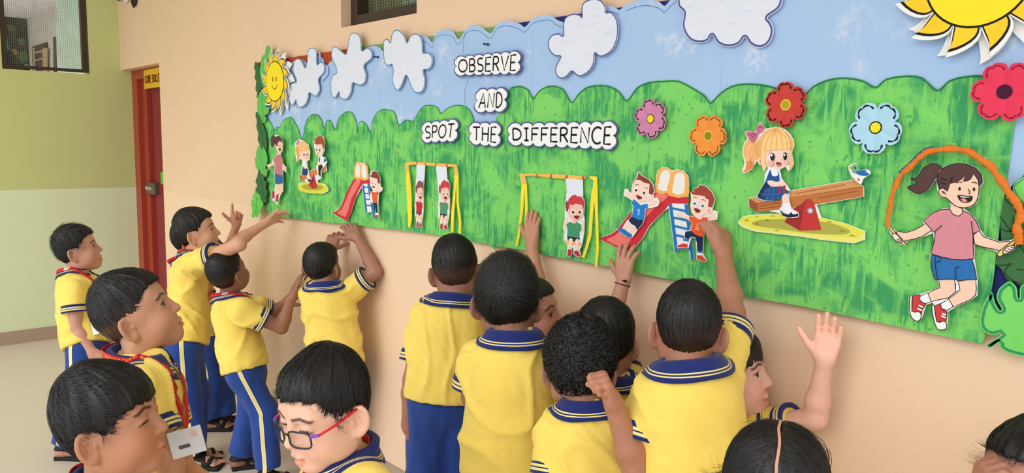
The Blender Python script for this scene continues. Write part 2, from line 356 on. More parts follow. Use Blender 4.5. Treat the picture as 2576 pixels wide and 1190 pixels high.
def sky_mat():
    m = mat('painted_sky_paper', (168, 198, 236), .8, .04, 3, 0, spec=.15); nt = m.node_tree; b = nt.nodes['Principled BSDF']; N = nt.nodes.new; Lk = nt.links.new
    old = b.inputs['Base Color'].links[0].from_socket; tc = N('ShaderNodeNewGeometry')
    a = N('ShaderNodeTexNoise'); a.inputs['Scale'].default_value = 7; a.inputs['Detail'].default_value = 3; Lk(tc.outputs['Position'], a.inputs['Vector'])
    c = N('ShaderNodeTexNoise'); c.inputs['Scale'].default_value = 70; c.inputs['Detail'].default_value = 4; Lk(tc.outputs['Position'], c.inputs['Vector'])
    r1 = N('ShaderNodeMapRange'); r1.inputs[1].default_value = .54; r1.inputs[2].default_value = .72; Lk(a.outputs[0], r1.inputs[0])
    r2 = N('ShaderNodeMapRange'); r2.inputs[1].default_value = .42; r2.inputs[2].default_value = .62; Lk(c.outputs[0], r2.inputs[0])
    ml = N('ShaderNodeMath'); ml.operation = 'MULTIPLY'; Lk(r1.outputs[0], ml.inputs[0]); Lk(r2.outputs[0], ml.inputs[1])
    mx = N('ShaderNodeMix'); mx.data_type = 'RGBA'; mx.inputs[7].default_value = lin((222, 228, 240)); Lk(ml.outputs[0], mx.inputs[0]); Lk(old, mx.inputs[6]); Lk(mx.outputs[2], b.inputs['Base Color']); return m
def cloud_mat():
    m = mat('cloud_paper', (224, 229, 243), .8, .02, 8, 0, spec=.15); nt = m.node_tree; b = nt.nodes['Principled BSDF']; N = nt.nodes.new; Lk = nt.links.new
    old = b.inputs['Base Color'].links[0].from_socket; tc = N('ShaderNodeNewGeometry')
    mp = N('ShaderNodeMapping'); mp.inputs['Rotation'].default_value = (0, -.6, 0); mp.inputs['Scale'].default_value = (16, 1, 70); Lk(tc.outputs['Position'], mp.inputs[0])
    c = N('ShaderNodeTexNoise'); c.inputs['Scale'].default_value = 1; c.inputs['Detail'].default_value = 6; c.inputs['Roughness'].default_value = .7; Lk(mp.outputs[0], c.inputs['Vector'])
    r2 = N('ShaderNodeMapRange'); r2.inputs[1].default_value = .54; r2.inputs[2].default_value = .78; r2.inputs[4].default_value = .6; Lk(c.outputs[0], r2.inputs[0])
    mx = N('ShaderNodeMix'); mx.data_type = 'RGBA'; mx.inputs[7].default_value = lin((150, 196, 230)); Lk(r2.outputs[0], mx.inputs[0]); Lk(old, mx.inputs[6]); Lk(mx.outputs[2], b.inputs['Base Color']); return m
M_grass, M_sky, M_cloud = grass_mat(), sky_mat(), cloud_mat()
WHITE = paper((240, 240, 238)); BLACK = paper((30, 30, 36))

# felt boards under the paper
zb0, zb1 = 1.15, 1.90
xa = wall(652, 300, .016)[0]; xb = wall(905, 130, .016)[0]; xd = wall(1290, 60, .016)[0]
for nm, a, b_, c, lb in (('red_board', xa, xb, (178, 72, 42), 'red felt notice board panel behind the leaf border and sun'), ('green_board', xb, xd, (122, 160, 92), 'green felt notice board panel edge above the scalloped sky paper'), ('navy_board', xd, -.30, (40, 48, 112), 'navy blue felt notice board panel beside the big paper leaves')):
    box('notice_board', (a + .001, -.016, zb0), (b_ - .001, 0, zb1), mat(nm + '_felt', c, .9, .08, 80), None, label=lb, cat='notice board')

SKY_TOP = [(668, 330), (668, 215), (700, 190), (716, 180), (727, 165), (742, 152), (762, 150), (778, 165), (790, 142), (800, 140), (812, 147), (819, 169), (828, 158), (845, 148), (872, 150), (900, 160), (912, 140), (928, 119), (947, 116), (962, 128), (985, 150), (1010, 120), (1040, 92), (1060, 88), (1076, 94), (1088, 107), (1097, 82), (1117, 75), (1138, 78), (1154, 99),
 (1171, 74), (1187, 64), (1208, 66), (1234, 84), (1249, 62), (1265, 53), (1286, 53), (1307, 60), (1321, 68), (1340, 47), (1360, 40), (1385, 38), (1405, 52), (1450, 60), (1500, 40), (1525, 16), (1545, 18), (1558, 25), (1574, 12), (1599, 2), (1628, -2), (1656, 4), (1672, 15), (1690, -4), (1730, -30), (1780, -36), (1830, -18), (1860, -50), (1920, -75), (1990, -70), (2030, -45), (2070, -90), (2150, -120), (2230, -112), (2280, -80), (2330, -130), (2430, -160), (2560, -150), (2680, -190)]
skp = SKY_TOP + [(2760, -190), (2760, 300), (2576, 440), (2535, 475), (2500, 470), (2470, 300), (2000, 420), (1500, 400), (1000, 400), (700, 380)]
sky = card('sky_paper', skp, .0225, M_sky, None, .003, 3, label='long light blue painted paper sheet with scalloped top, the sky', cat='paper sheet')
strokes('pencil_line', [[(x - 1, y + 13) for x, y in SKY_TOP[23:48]]], .0228, .0016, paper((72, 92, 140)), sky)
strokes('pencil_line', [[(x, y + 16) for x, y in SKY_TOP[48:60]]], .0228, .0016, paper((72, 92, 140)), sky)
for (x0, y0), (x1, y1) in (((958, 120), (958, 300)), ((1341, 70), (1339, 250)), ((1816, 100), (1812, 240)), ((746, 250), (747, 340))):
    card('paper_overlap', [(x0 - 8, y0), (x0, y0), (x1, y1), (x1 - 8, y1)], .0234, M_sky, sky, .0010, 0)      # one sheet laps over the next
for L in ([(1171, 78), (1165, 110), (1166, 132)], [(1180, 195), (1169, 230), (1170, 265)]): strokes('pencil_line', [L], .0228, .0016, paper((72, 92, 140)), sky, smooth=0)
GL_TOP = [(662, 312), (671, 299), (680, 308), (686, 322), (688, 330), (692, 324), (697, 319), (703, 321), (713, 303), (727, 295), (736, 299), (746, 316), (752, 331), (758, 351), (761, 351), (766, 322), (771, 303), (781, 291), (790, 287), (800, 290), (808, 301), (815, 324), (820, 307), (826, 302), (833, 308), (842, 328), (849, 306), (856, 293), (873, 281), (887, 286), (896, 309), (900, 338), (902, 316), (908, 305), (920, 312), (932, 333), (936, 308), (943, 291), (960, 276), (986, 279), (995, 291), (1003, 316), (1019, 302), (1038, 305), (1045, 295), (1063, 269), (1085, 265), (1101, 272), (1108, 286), (1127, 272), (1148, 265), (1172, 269), (1186, 286), (1192, 306), (1215, 330)]
GL_BOT = [(1260, 420), (1256, 616), (1229, 613), (1202, 610), (1118, 594), (1033, 582), (929, 571), (880, 563), (831, 561), (760, 551), (700, 546), (676, 534), (666, 500), (664, 400)]
gl = card('grass_paper', GL_TOP + GL_BOT, .0265, M_grass, None, .003, 2, label='green painted grass paper with narrow humps behind the small cutouts by the leaf border', cat='paper sheet')
strokes('drawn_edge', [GL_TOP[:-1]], .0268, .003, paper((42, 118, 78)), gl, smooth=3)
GR_TOP = [(1236, 330), (1248, 300), (1260, 270), (1273, 237), (1286, 219), (1307, 215), (1328, 224), (1341, 246), (1354, 229), (1375, 216), (1396, 215), (1417, 224), (1437, 256), (1453, 237), (1474, 219), (1500, 213), (1531, 215), (1557, 229), (1577, 252), (1602, 219), (1635, 205), (1670, 202), (1706, 202), (1744, 221), (1772, 239), (1787, 257), (1809, 235), (1838, 216), (1871, 209), (1913, 211), (1950, 219), (1990, 235), (2015, 246), (2045, 216), (2087, 198), (2129, 194), (2172, 202), (2203, 218), (2229, 197), (2282, 189), (2321, 195), (2357, 226), (2387, 202), (2426, 191), (2480, 189), (2530, 205), (2556, 240)]
gr = card('grass_paper', GR_TOP + [(2553, 300), (2518, 552), (2512, 556), (1900, 500), (1500, 450), (1240, 425)], .0275, M_grass, None, .003, 2, label='wide green painted grass paper with broad humps behind the flowers', cat='paper sheet')
strokes('drawn_edge', [[(x, y + 3) for x, y in GR_TOP[4:]]], .0288, .0035, paper((42, 118, 78)), gr)
GB = [(1233, 418), (1255, 415), (1400, 430), (1560, 447), (1820, 483), (2100, 514), (2330, 534), (2517, 550), (2500, 690), (2474, 866), (2274, 825), (2021, 771), (1861, 744), (1800, 728), (1700, 706), (1620, 690), (1521, 669), (1406, 648), (1312, 628), (1229, 616), (1231, 520)]
gb = card('grass_paper', GB, .0305, M_grass, None, .003, 0, label='lower green painted grass paper sheet overlapping the one above, under the large cutouts', cat='paper sheet')
for px, py, c in ((1229, 112, (24, 92, 86)), (952, 144, (40, 60, 110))):      # push pins
    w = wall(px, py, .024); r_ = empty('push_pin', w, ('teal' if px > 1000 else 'dark blue') + ' push pin in the sky paper ' + ('above the word OBSERVE' if px > 1000 else 'between two paper clouds'), 'push pin')
    for nm, x0, rr in (('pin_head', .016, .0045), ('pin_neck', .008, .0025), ('pin_base', .001, .0045)):
        V, Fc = tube([w + np.array([0, -x0, 0]), w + np.array([0, -x0 - .006, 0])], rr, 12); meshobj(nm, V, Fc, mat('pin_%d' % px, c, .3, spec=.5), r_, smooth=False)

# clouds
C1 = ZA([(575, 275), (600, 250), (635, 248), (660, 275), (690, 330), (712, 365), (735, 300), (745, 190), (760, 125), (795, 105), (835, 115), (858, 160), (862, 320), (900, 298), (930, 292), (955, 320), (962, 390), (945, 440), (885, 505), (885, 560), (897, 620), (890, 680), (850, 738), (820, 725), (760, 692), (745, 770), (715, 840), (655, 885), (625, 870), (600, 830), (590, 785), (560, 840), (540, 858), (515, 825), (503, 760), (510, 690), (510, 620), (525, 580), (560, 560), (595, 550), (600, 520), (565, 440), (553, 370)])
C2 = ZJ([(470, 330), (480, 290), (500, 287), (540, 320), (560, 330), (572, 280), (585, 215), (610, 200), (640, 215), (650, 260), (655, 310), (690, 292), (715, 315), (712, 360), (668, 400), (680, 450), (675, 500), (645, 522), (600, 508), (590, 560), (570, 600), (545, 608), (520, 590), (517, 560), (490, 600), (470, 570), (467, 500), (480, 460), (503, 445), (495, 400), (478, 370)])
C3 = ZJ([(788, 270), (795, 245), (815, 240), (832, 262), (840, 210), (860, 185), (885, 187), (915, 220), (932, 262), (950, 225), (980, 205), (1010, 220), (1025, 260), (1028, 320), (1060, 322), (1085, 350), (1082, 400), (1060, 425), (1030, 430), (1040, 480), (1035, 540), (1015, 565), (990, 568), (965, 545), (928, 460), (900, 520), (878, 552), (860, 540), (842, 490), (848, 440), (840, 395), (815, 402), (795, 380), (790, 340)])
C4 = ZJ([(2000, 60), (2010, 20), (2040, 0), (2080, -8), (2120, 5), (2145, 40), (2148, 75), (2180, 75), (2210, 110), (2222, 170), (2215, 240), (2190, 300), (2150, 335), (2110, 345), (2080, 325), (2075, 380), (2050, 430), (2010, 460), (1980, 465), (1940, 437), (1910, 465), (1880, 480), (1850, 465), (1840, 420), (1855, 380), (1872, 345), (1835, 340), (1800, 300), (1797, 250), (1820, 215), (1860, 205), (1888, 220), (1888, 150), (1905, 105), (1945, 85), (1985, 90), (2002, 105)])
C5 = ZP([(150, 0), (160, 50), (195, 90), (185, 170), (200, 230), (245, 285), (310, 300), (365, 285), (392, 245), (430, 300), (480, 325), (540, 325), (590, 300), (622, 260), (660, 310), (720, 335), (775, 315), (810, 265), (820, 200), (800, 150), (780, 120), (850, 70), (880, 20), (885, -60), (840, -140), (760, -180), (680, -150), (600, -210), (500, -225), (400, -200), (340, -150), (260, -190), (180, -160), (140, -80)])
def inset(px, k, off):
    p = np.array([wall(x, y, off) for x, y in px]); n = len(p); tg = np.roll(p, -1, 0) - np.roll(p, 1, 0); tg /= np.linalg.norm(tg, axis=1)[:, None] + 1e-9
    a = np.sum(p[:, 0] * np.roll(p[:, 2], -1) - np.roll(p[:, 0], -1) * p[:, 2]); s = 1 if a > 0 else -1
    return p + s * k * np.stack([-tg[:, 2], 0 * tg[:, 0], tg[:, 0]], 1)
for C, off, lb, edge in ((C1, .036, 'white paper cloud cutout with teal edge next to the small smiling sun', (70, 130, 170)), (C2, .036, 'white paper cloud cutout with teal edge between two other teal edged clouds', (70, 130, 170)), (C3, .036, 'white forked paper cloud cutout with teal edge beside the word OBSERVE', (70, 130, 170)), (C4, .036, 'tall white paper cloud cutout with violet edge and blue crayon shading', (84, 88, 150)), (C5, .034, 'widest white paper cloud cutout with violet outline drawn inside its rim', (84, 88, 150))):
    px = spline(C, True, 4)
    c = card('paper_cloud', px, off, M_cloud, None, .004, 0, label=lb, cat='paper cutout', group='paper clouds on the sky')
    P = inset(px, .004 if C is C5 else .0012, off + .0005); v, f = ribbon3(P, .005 if C is C5 else .0035, closed=True); meshobj('outline', v, f, paper(edge), c)
c = card('paper_cloud', [(x + 10, y + 6) for x, y in spline(C1, True, 4)[40:75]], .029, M_sky, None, .002, 0, label='light blue scrap of cloud paper peeking out behind the white cloud beside the sun', cat='paper cutout')
# word cards
def wordcard(word, q, nx, ny, lb, padx, pady, gl=GL, off=.04, lw=.0085):
    tl, tr, br_, bl = [np.array(p, float) for p in q]; ux = unit(tr - tl); uy = unit(bl - tl)
    e = [tl - ux * padx - uy * pady, tr + ux * padx - uy * pady, br_ + ux * padx + uy * pady, bl - ux * padx + uy * pady]; P = []; cen = sum(e) / 4
    for a, b_, n in ((e[0], e[1], nx), (e[1], e[2], ny), (e[2], e[3], nx), (e[3], e[0], ny)):
        nr = np.array([(b_ - a)[1], -(b_ - a)[0]]); nr = unit(nr); L = np.linalg.norm(b_ - a) / n
        for i in range(n):
            for s in range(7):
                t_ = (i + s / 7) / n; P.append(a + (b_ - a) * t_ + nr * (L * .30 * math.sin(math.pi * s / 7) ** .6 - .08 * L))
    back = [cen + (p - cen) * np.array([1 + 5 / np.ptp([x[0] for x in P]), 1 + 8 / np.ptp([x[1] for x in P])]) for p in P]
    c = card('word_card', back, off - .0012, paper((96, 100, 160)), None, .004, 0, label=lb, cat='word card')
    card('white_face', P, off, paper((242, 243, 244)), c, .0012, 0)
    strokes('lettering', [[quadmap(q, a + .03 * (b_ - .5) * 0, b_) for a, b_ in l] for l in textlines(word, gl)], off + .0005, lw, BLACK, c, smooth=0)
wordcard('OBSERVE', ZJ([(1247, 368), (1602, 335), (1597, 430), (1247, 440)]), 7, 2, 'white scalloped paper card lettered OBSERVE', 5, 4, lw=.0062)
wordcard('AND', ZJ([(1380, 572), (1518, 565), (1515, 655), (1370, 660)]), 3, 2, 'white scalloped paper card lettered AND', 5, 6, lw=.0062)
wordcard('SPOT', ZK([(133, 497), (276, 482), (268, 548), (133, 553)]), 4, 2, 'white scalloped paper card lettered SPOT', 4, 6, lw=.0062)
wordcard('THE', ZK([(363, 499), (480, 499), (476, 573), (364, 560)]), 3, 2, 'white scalloped paper card lettered THE', 4, 6, lw=.0062)
wordcard('DIFFERENCE', ZK([(553, 506), (1035, 498), (1030, 582), (555, 560)]), 9, 2, 'long white scalloped paper card lettered DIFFERENCE', 6, 7, lw=.0066)

# flowers
def flower(px, py, R, col, line, cen, ring, n, rot, lb, off=.04):
    c0 = wall(px, py, off); P = []; m_ = n * 14
    for i in range(m_):
        a = 2 * math.pi * i / m_; f = (a * n / (2 * math.pi)) % 1
        r_ = R * (.70 + .30 * abs(math.sin(math.pi * f)) ** .45 - .045 * math.exp(-((f - .5) / .07) ** 2)); P.append(c0 + r_ * np.array([math.cos(a + rot), 0, math.sin(a + rot)]))
    fold = lambda r_, a: .0045 * (r_ / R) * abs(math.sin(3 * (a - rot - .2)))          # creased by folding: three folds through the centre
    pol = lambda p: (math.hypot(p[0] - c0[0], p[2] - c0[2]), math.atan2(p[2] - c0[2], p[0] - c0[0]))
    lift = lambda p, o=0: np.array(p) - np.array([0, fold(*pol(p)) + o, 0])
    Pf = [lift(p) for p in P]; Pm = [lift(c0 + (p - c0) * .5) for p in P]; Vf = [c0] + Pm + Pf; nF = len(P); Vb = [v + np.array([0, .002, 0]) for v in Vf]; o_ = len(Vf)
    Ff = [(0, 1 + i, 1 + (i + 1) % nF) for i in range(nF)] + [(1 + i, 1 + nF + i, 1 + nF + (i + 1) % nF, 1 + (i + 1) % nF) for i in range(nF)]
    Ff += [tuple(k + o_ for k in q_[::-1]) for q_ in Ff] + [(1 + nF + i, 1 + nF + i + o_, 1 + nF + (i + 1) % nF + o_, 1 + nF + (i + 1) % nF) for i in range(nF)]
    fl = meshobj('paper_flower', Vf + Vb, Ff, paper(col), None, label=lb, cat='paper cutout', group='paper flowers on the grass')
    V, Fc = [], []
    for k in range(n):
        a0 = rot + 2 * math.pi * (k + .5) / n; L = []
        for t_ in np.linspace(-1, 1, 19):
            rr = R * (.70 + .20 * (1 - abs(t_) ** 3) - .05 * math.exp(-(t_ / .12) ** 2)); aa = a0 + t_ * .36 * 2 * math.pi / n
            L.append(lift(c0 + np.array([rr * math.cos(aa), 0, rr * math.sin(aa)]), .0009))
        w_ = np.array([.0014 + line[1] * abs(math.sin(3 * (j / 18 - .5) * math.pi)) for j in range(19)]); v, f = ribbon3(L, w_); q_ = len(V); V += v.tolist(); Fc += [tuple(i + q_ for i in g) for g in f]
    meshobj('petal_line', V, Fc, paper(line[0]), fl)
    for nm, rr, cc, oo in (('centre_ring', R * .235, ring, .0016), ('centre_dot', R * .19, cen, .0022)):
        prism(nm, [c0 + np.array([rr * math.cos(a), -oo, rr * math.sin(a)]) for a in np.linspace(0, 2 * math.pi, 24, endpoint=False)], .0008, paper(cc), fl)
flower(1637, 299, .0575, (206, 132, 170), ((40, 28, 36), .003), (238, 214, 50), (90, 70, 30), 6, .2, 'mauve pink paper flower with yellow centre near the word DIFFERENCE')
flower(1782, 342, .058, (240, 148, 66), ((70, 40, 24), .0008), (150, 130, 40), (236, 210, 60), 6, .5, 'orange paper flower between the mauve and the dark red flower')
flower(1977, 264, .0565, (200, 66, 60), ((40, 20, 22), .003), (180, 160, 40), (232, 216, 60), 6, .1, 'dark red paper flower above the blonde girl cutout')
flower(2203, 321, .060, (172, 216, 238), ((28, 30, 40), .003), (240, 226, 40), (30, 30, 30), 5, .3, 'light blue paper flower with yellow centre above the bird')
flower(2527, 231, .061, (228, 60, 92), ((120, 20, 50), .0012), (70, 20, 52), (80, 24, 58), 6, .45, 'crimson paper flower with plum centre beside the big sun', .05)

# suns
def sun(px, py, R, lb, off):
    c0 = wall(px, py, off); n = 12
    pt = lambda r_, a, o=0: c0 + np.array([r_ * math.sin(a), -o, r_ * math.cos(a)])
    def flame(k, grow, tip):
        a = 2 * math.pi * (k + .3) / n; w_ = math.pi / n * .93 * grow; L = []
        for t_ in np.linspace(0, 1, 8): L.append((R * (.97 + tip * t_), a - w_ * (1 - t_) ** .8 * (1 + .5 * math.sin(t_ * 3.1)) + .16 * t_ * t_))
        for t_ in np.linspace(1, 0, 8)[1:]: L.append((R * (.97 + tip * t_), a + w_ * (1 - t_) ** 1.1 * (1 + .15 * math.sin(t_ * 3.1)) + .16 * t_ * t_))
        return L
    back = []
    for k in range(n):
        back += [(r_ * 1.03, a) for r_, a in flame(k, 1.06, .66)]
    s = prism('paper_sun', [pt(r_, a) for r_, a in back], .004, WHITE, None, label=lb, cat='paper cutout', group='paper suns')
    prism('white_backing', [pt(r_ * 1.02, a + .22, -.016) + np.array([.012, 0, -.006]) for r_, a in back], .003, WHITE, s)
    for k in range(n):
        prism('flame', [pt(r_, a, .0006) for r_, a in flame(k, .98, .60)], .0006, BLACK, s)
        prism('flame_fill', [pt(r_ * .985 + R * .012, a, .0012) for r_, a in flame(k, .86, .545)], .0006, mat('sun_flame', (250, 206, 40), .7, .12, 14), s)
    for nm, rr, o_, m_ in (('disc_rim', 1.03, .0018, BLACK), ('disc', .985, .0024, mat('sun_yellow', (253, 226, 38), .7, .05, 10))):
        prism(nm, [pt(R * rr, a, o_) for a in np.linspace(0, 2 * math.pi, 48, endpoint=False)], .0006, m_, s)
    V, Fc = [], []
    for L, cl in (([(math.cos(a) * .05 - .19, math.sin(a) * .1 + .12) for a in np.linspace(0, 6.28, 12)], 0), ([(math.cos(a) * .05 + .19, math.sin(a) * .1 + .12) for a in np.linspace(0, 6.28, 12)], 0), ([(math.cos(a) * .3, math.sin(a) * .26 - .12) for a in np.linspace(3.3, 6.12, 14)], 0)):
        v, f = ribbon3([c0 + np.array([x * R, -.0030, z * R]) for x, z in L], R * .045); q_ = len(V); V += v.tolist(); Fc += [tuple(i + q_ for i in g) for g in f]
    meshobj('smiling_face', V, Fc, paper((110, 96, 30)), s)
sun(692, 205, .097, 'smiling yellow paper sun beside the leaf border', .05)
sun(2462, -58, .097, 'large yellow paper sun with black outlined flames above the crimson flower', .05)

# paper leaves
LG, DG = (104, 192, 92), (62, 112, 66)
def leaf(px, col, lb, off, veins=(), parent=None, edge=None):
    l_ = card('paper_leaf', px, off, paper(col), None, .003, 3, label=lb, cat='paper cutout', group='paper leaf border')
    if veins: strokes('vein', veins, off + .0004, .0022, paper(edge or tuple(int(x * .6) for x in col)), l_)
    return l_
leaf(ZA([(218, 75), (240, 85), (255, 140), (258, 195), (225, 260), (215, 370), (195, 480), (190, 560), (165, 625), (150, 560), (125, 430), (130, 320), (150, 220), (190, 180), (195, 130)]), LG, 'tall light green paper leaf at the top of the border behind the sun', .036, [ZA([(222, 90), (200, 260), (168, 610)]), ZA([(200, 260), (160, 240)]), ZA([(190, 340), (140, 330)]), ZA([(195, 300), (222, 260)])])
leaf(ZA([(65, 285), (100, 320), (130, 400), (150, 480), (160, 600), (110, 680), (95, 760), (80, 740), (85, 690), (65, 640), (75, 540), (52, 500), (65, 420), (48, 370), (55, 310)]), DG, 'dark green paper leaf beside the small sun', .034, [ZA([(70, 300), (110, 500), (100, 700)])])
leaf(ZA([(150, 655), (158, 730), (175, 645), (210, 645), (225, 700), (205, 775), (240, 770), (245, 830), (190, 870), (240, 880), (225, 960), (180, 990), (205, 1030), (165, 1085), (130, 1000), (95, 940), (88, 860), (95, 760), (120, 690)]), LG, 'light green notched paper leaf under the small sun', .042, [ZA([(165, 700), (160, 900), (170, 1070)]), ZA([(130, 740), (140, 800)])])
leaf(ZS([(50, 270), (75, 280), (95, 340), (105, 380), (125, 440), (130, 480), (138, 540), (130, 590), (105, 570), (80, 545), (60, 500), (65, 450), (50, 400), (52, 340), (42, 300)]), DG, 'long dark green paper leaf below the notched leaf', .038, [ZS([(55, 280), (85, 420), (120, 580)])])
leaf(ZS([(75, 545), (95, 590), (105, 560), (130, 610), (140, 680), (120, 750), (140, 740), (130, 810), (100, 790), (70, 760), (45, 730), (38, 650), (60, 690), (45, 630), (55, 580)]), LG, 'light green split paper leaf in the middle of the border', .044, [ZS([(80, 590), (95, 690), (120, 790)])])
leaf(ZS([(70, 745), (85, 790), (115, 800), (110, 840), (135, 850), (125, 900), (140, 940), (130, 985), (135, 1010), (110, 1030), (80, 990), (55, 960), (45, 920), (55, 880), (42, 850), (58, 800)]), DG, 'dark green lobed paper leaf near the foot of the border', .046, [ZS([(72, 770), (95, 880), (120, 1010)])])
leaf(ZS([(40, 900), (50, 940), (75, 960), (85, 1000), (105, 1040), (90, 1080), (85, 1120), (65, 1110), (55, 1150), (40, 1120), (30, 1150), (10, 1140), (15, 1080), (5, 1040), (5, 1000), (25, 1010), (15, 965), (32, 950)]), (112, 206, 92), 'bright green oak shaped paper leaf at the foot of the border', .050, [ZS([(45, 930), (50, 1040), (40, 1130)]), ZS([(50, 1000), (70, 990)]), ZS([(48, 1060), (22, 1040)])])
leaf(ZR([(430, 310), (520, 350), (582, 330), (700, 320), (760, 500), (720, 800), (600, 1080), (560, 1060), (500, 1020), (450, 1010), (390, 910), (345, 880), (350, 830), (400, 760), (385, 560), (395, 420)]), DG, 'large dark green paper leaf behind the rope handle', .036, [ZR([(385, 480), (470, 600), (560, 740), (600, 800)]), ZR([(385, 580), (470, 600), (495, 480)]), ZR([(345, 880), (420, 885), (480, 870), (420, 930), (470, 1000), (582, 1050)]), ZR([(520, 915), (600, 930)]), ZR([(415, 330), (500, 400), (520, 450), (582, 460)])], None, (34, 58, 34))
leaf(ZR([(490, 230), (540, 170), (620, 130), (740, 120), (800, 300), (760, 520), (600, 460), (560, 440), (600, 390), (540, 340), (500, 290)]), (122, 214, 106), 'light green rounded paper leaf with teal rim above the large dark leaf', .038, [ZR([(582, 160), (520, 210), (500, 240), (530, 310), (590, 370)])], None, (60, 160, 100))
L2 = ZI([(965, 590), (1010, 535), (1040, 640), (1085, 715), (1110, 700), (1060, 600), (1080, 510), (1130, 460), (1190, 430), (1255, 490), (1270, 590), (1290, 590), (1300, 480), (1400, 440), (1560, 520), (1620, 800), (1560, 1100), (1400, 1180), (1260, 1165), (1150, 1130), (1090, 1080), (1090, 1040), (1000, 1088), (968, 1062), (1120, 945), (1040, 965), (960, 945), (900, 880), (895, 780), (925, 670)])
lf = leaf(L2, (122, 214, 106), 'biggest light green notched paper leaf with teal rim at the board corner', .044)
P = inset(spline(L2, True, 3), .005, .0445); v, f = ribbon3(P, .0055, closed=True); meshobj('painted_rim', v, f, paper((52, 150, 96)), lf)
# ================================================================ printed cutouts of the playground pictures
SK, SK2 = (244, 205, 182), (248, 214, 200)
def cut(name, base, off, lb, layers, Z, group=None, basecol=(240, 240, 240), smooth=2, thick=.003, outline=None, cat='paper cutout'):
    """a white card with the printed picture on it, built up as thin paper layers"""
    if base is None:
        allp = [p for l in layers for p in l[1]]; base = hull(allp, 6)
    r_ = card(name, Z(base), off, paper(basecol), None, thick, smooth, label=lb, cat=cat, group=group)
    o_ = off
    for l in layers:
        nm, P, c = l[:3]; sm = l[3] if len(l) > 3 else 2; o_ += .00022
        px = Z(P); px = spline(px, True, sm) if sm else px
        ob = card(nm, px, o_, paper(c), r_, .0004, 0)
        if outline and (len(l) < 5 or l[4]):
            v, f = ribbon3([wall(x, y, o_ + .0001) for x, y in px], outline, closed=True); meshobj(nm + '_outline', v, f, BLACK, r_)
    r_['_o'] = o_
    return r_
def hull(P, grow=6):
    P = sorted(set(map(tuple, P)))
    def half(pts):
        h = []
        for p in pts:
            while len(h) > 1 and (h[-1][0] - h[-2][0]) * (p[1] - h[-2][1]) - (h[-1][1] - h[-2][1]) * (p[0] - h[-2][0]) <= 0: h.pop()
            h.append(p)
        return h[:-1]
    return half(P) + half(P[::-1])
def pen(r_, lines, Z, w=.0016, col=(60, 34, 28), nm='pen_line', dy=.0004):
    o_ = r_['_o'] + dy
    for l in lines: strokes(nm, [Z(l)], o_, w, paper(col), r_)

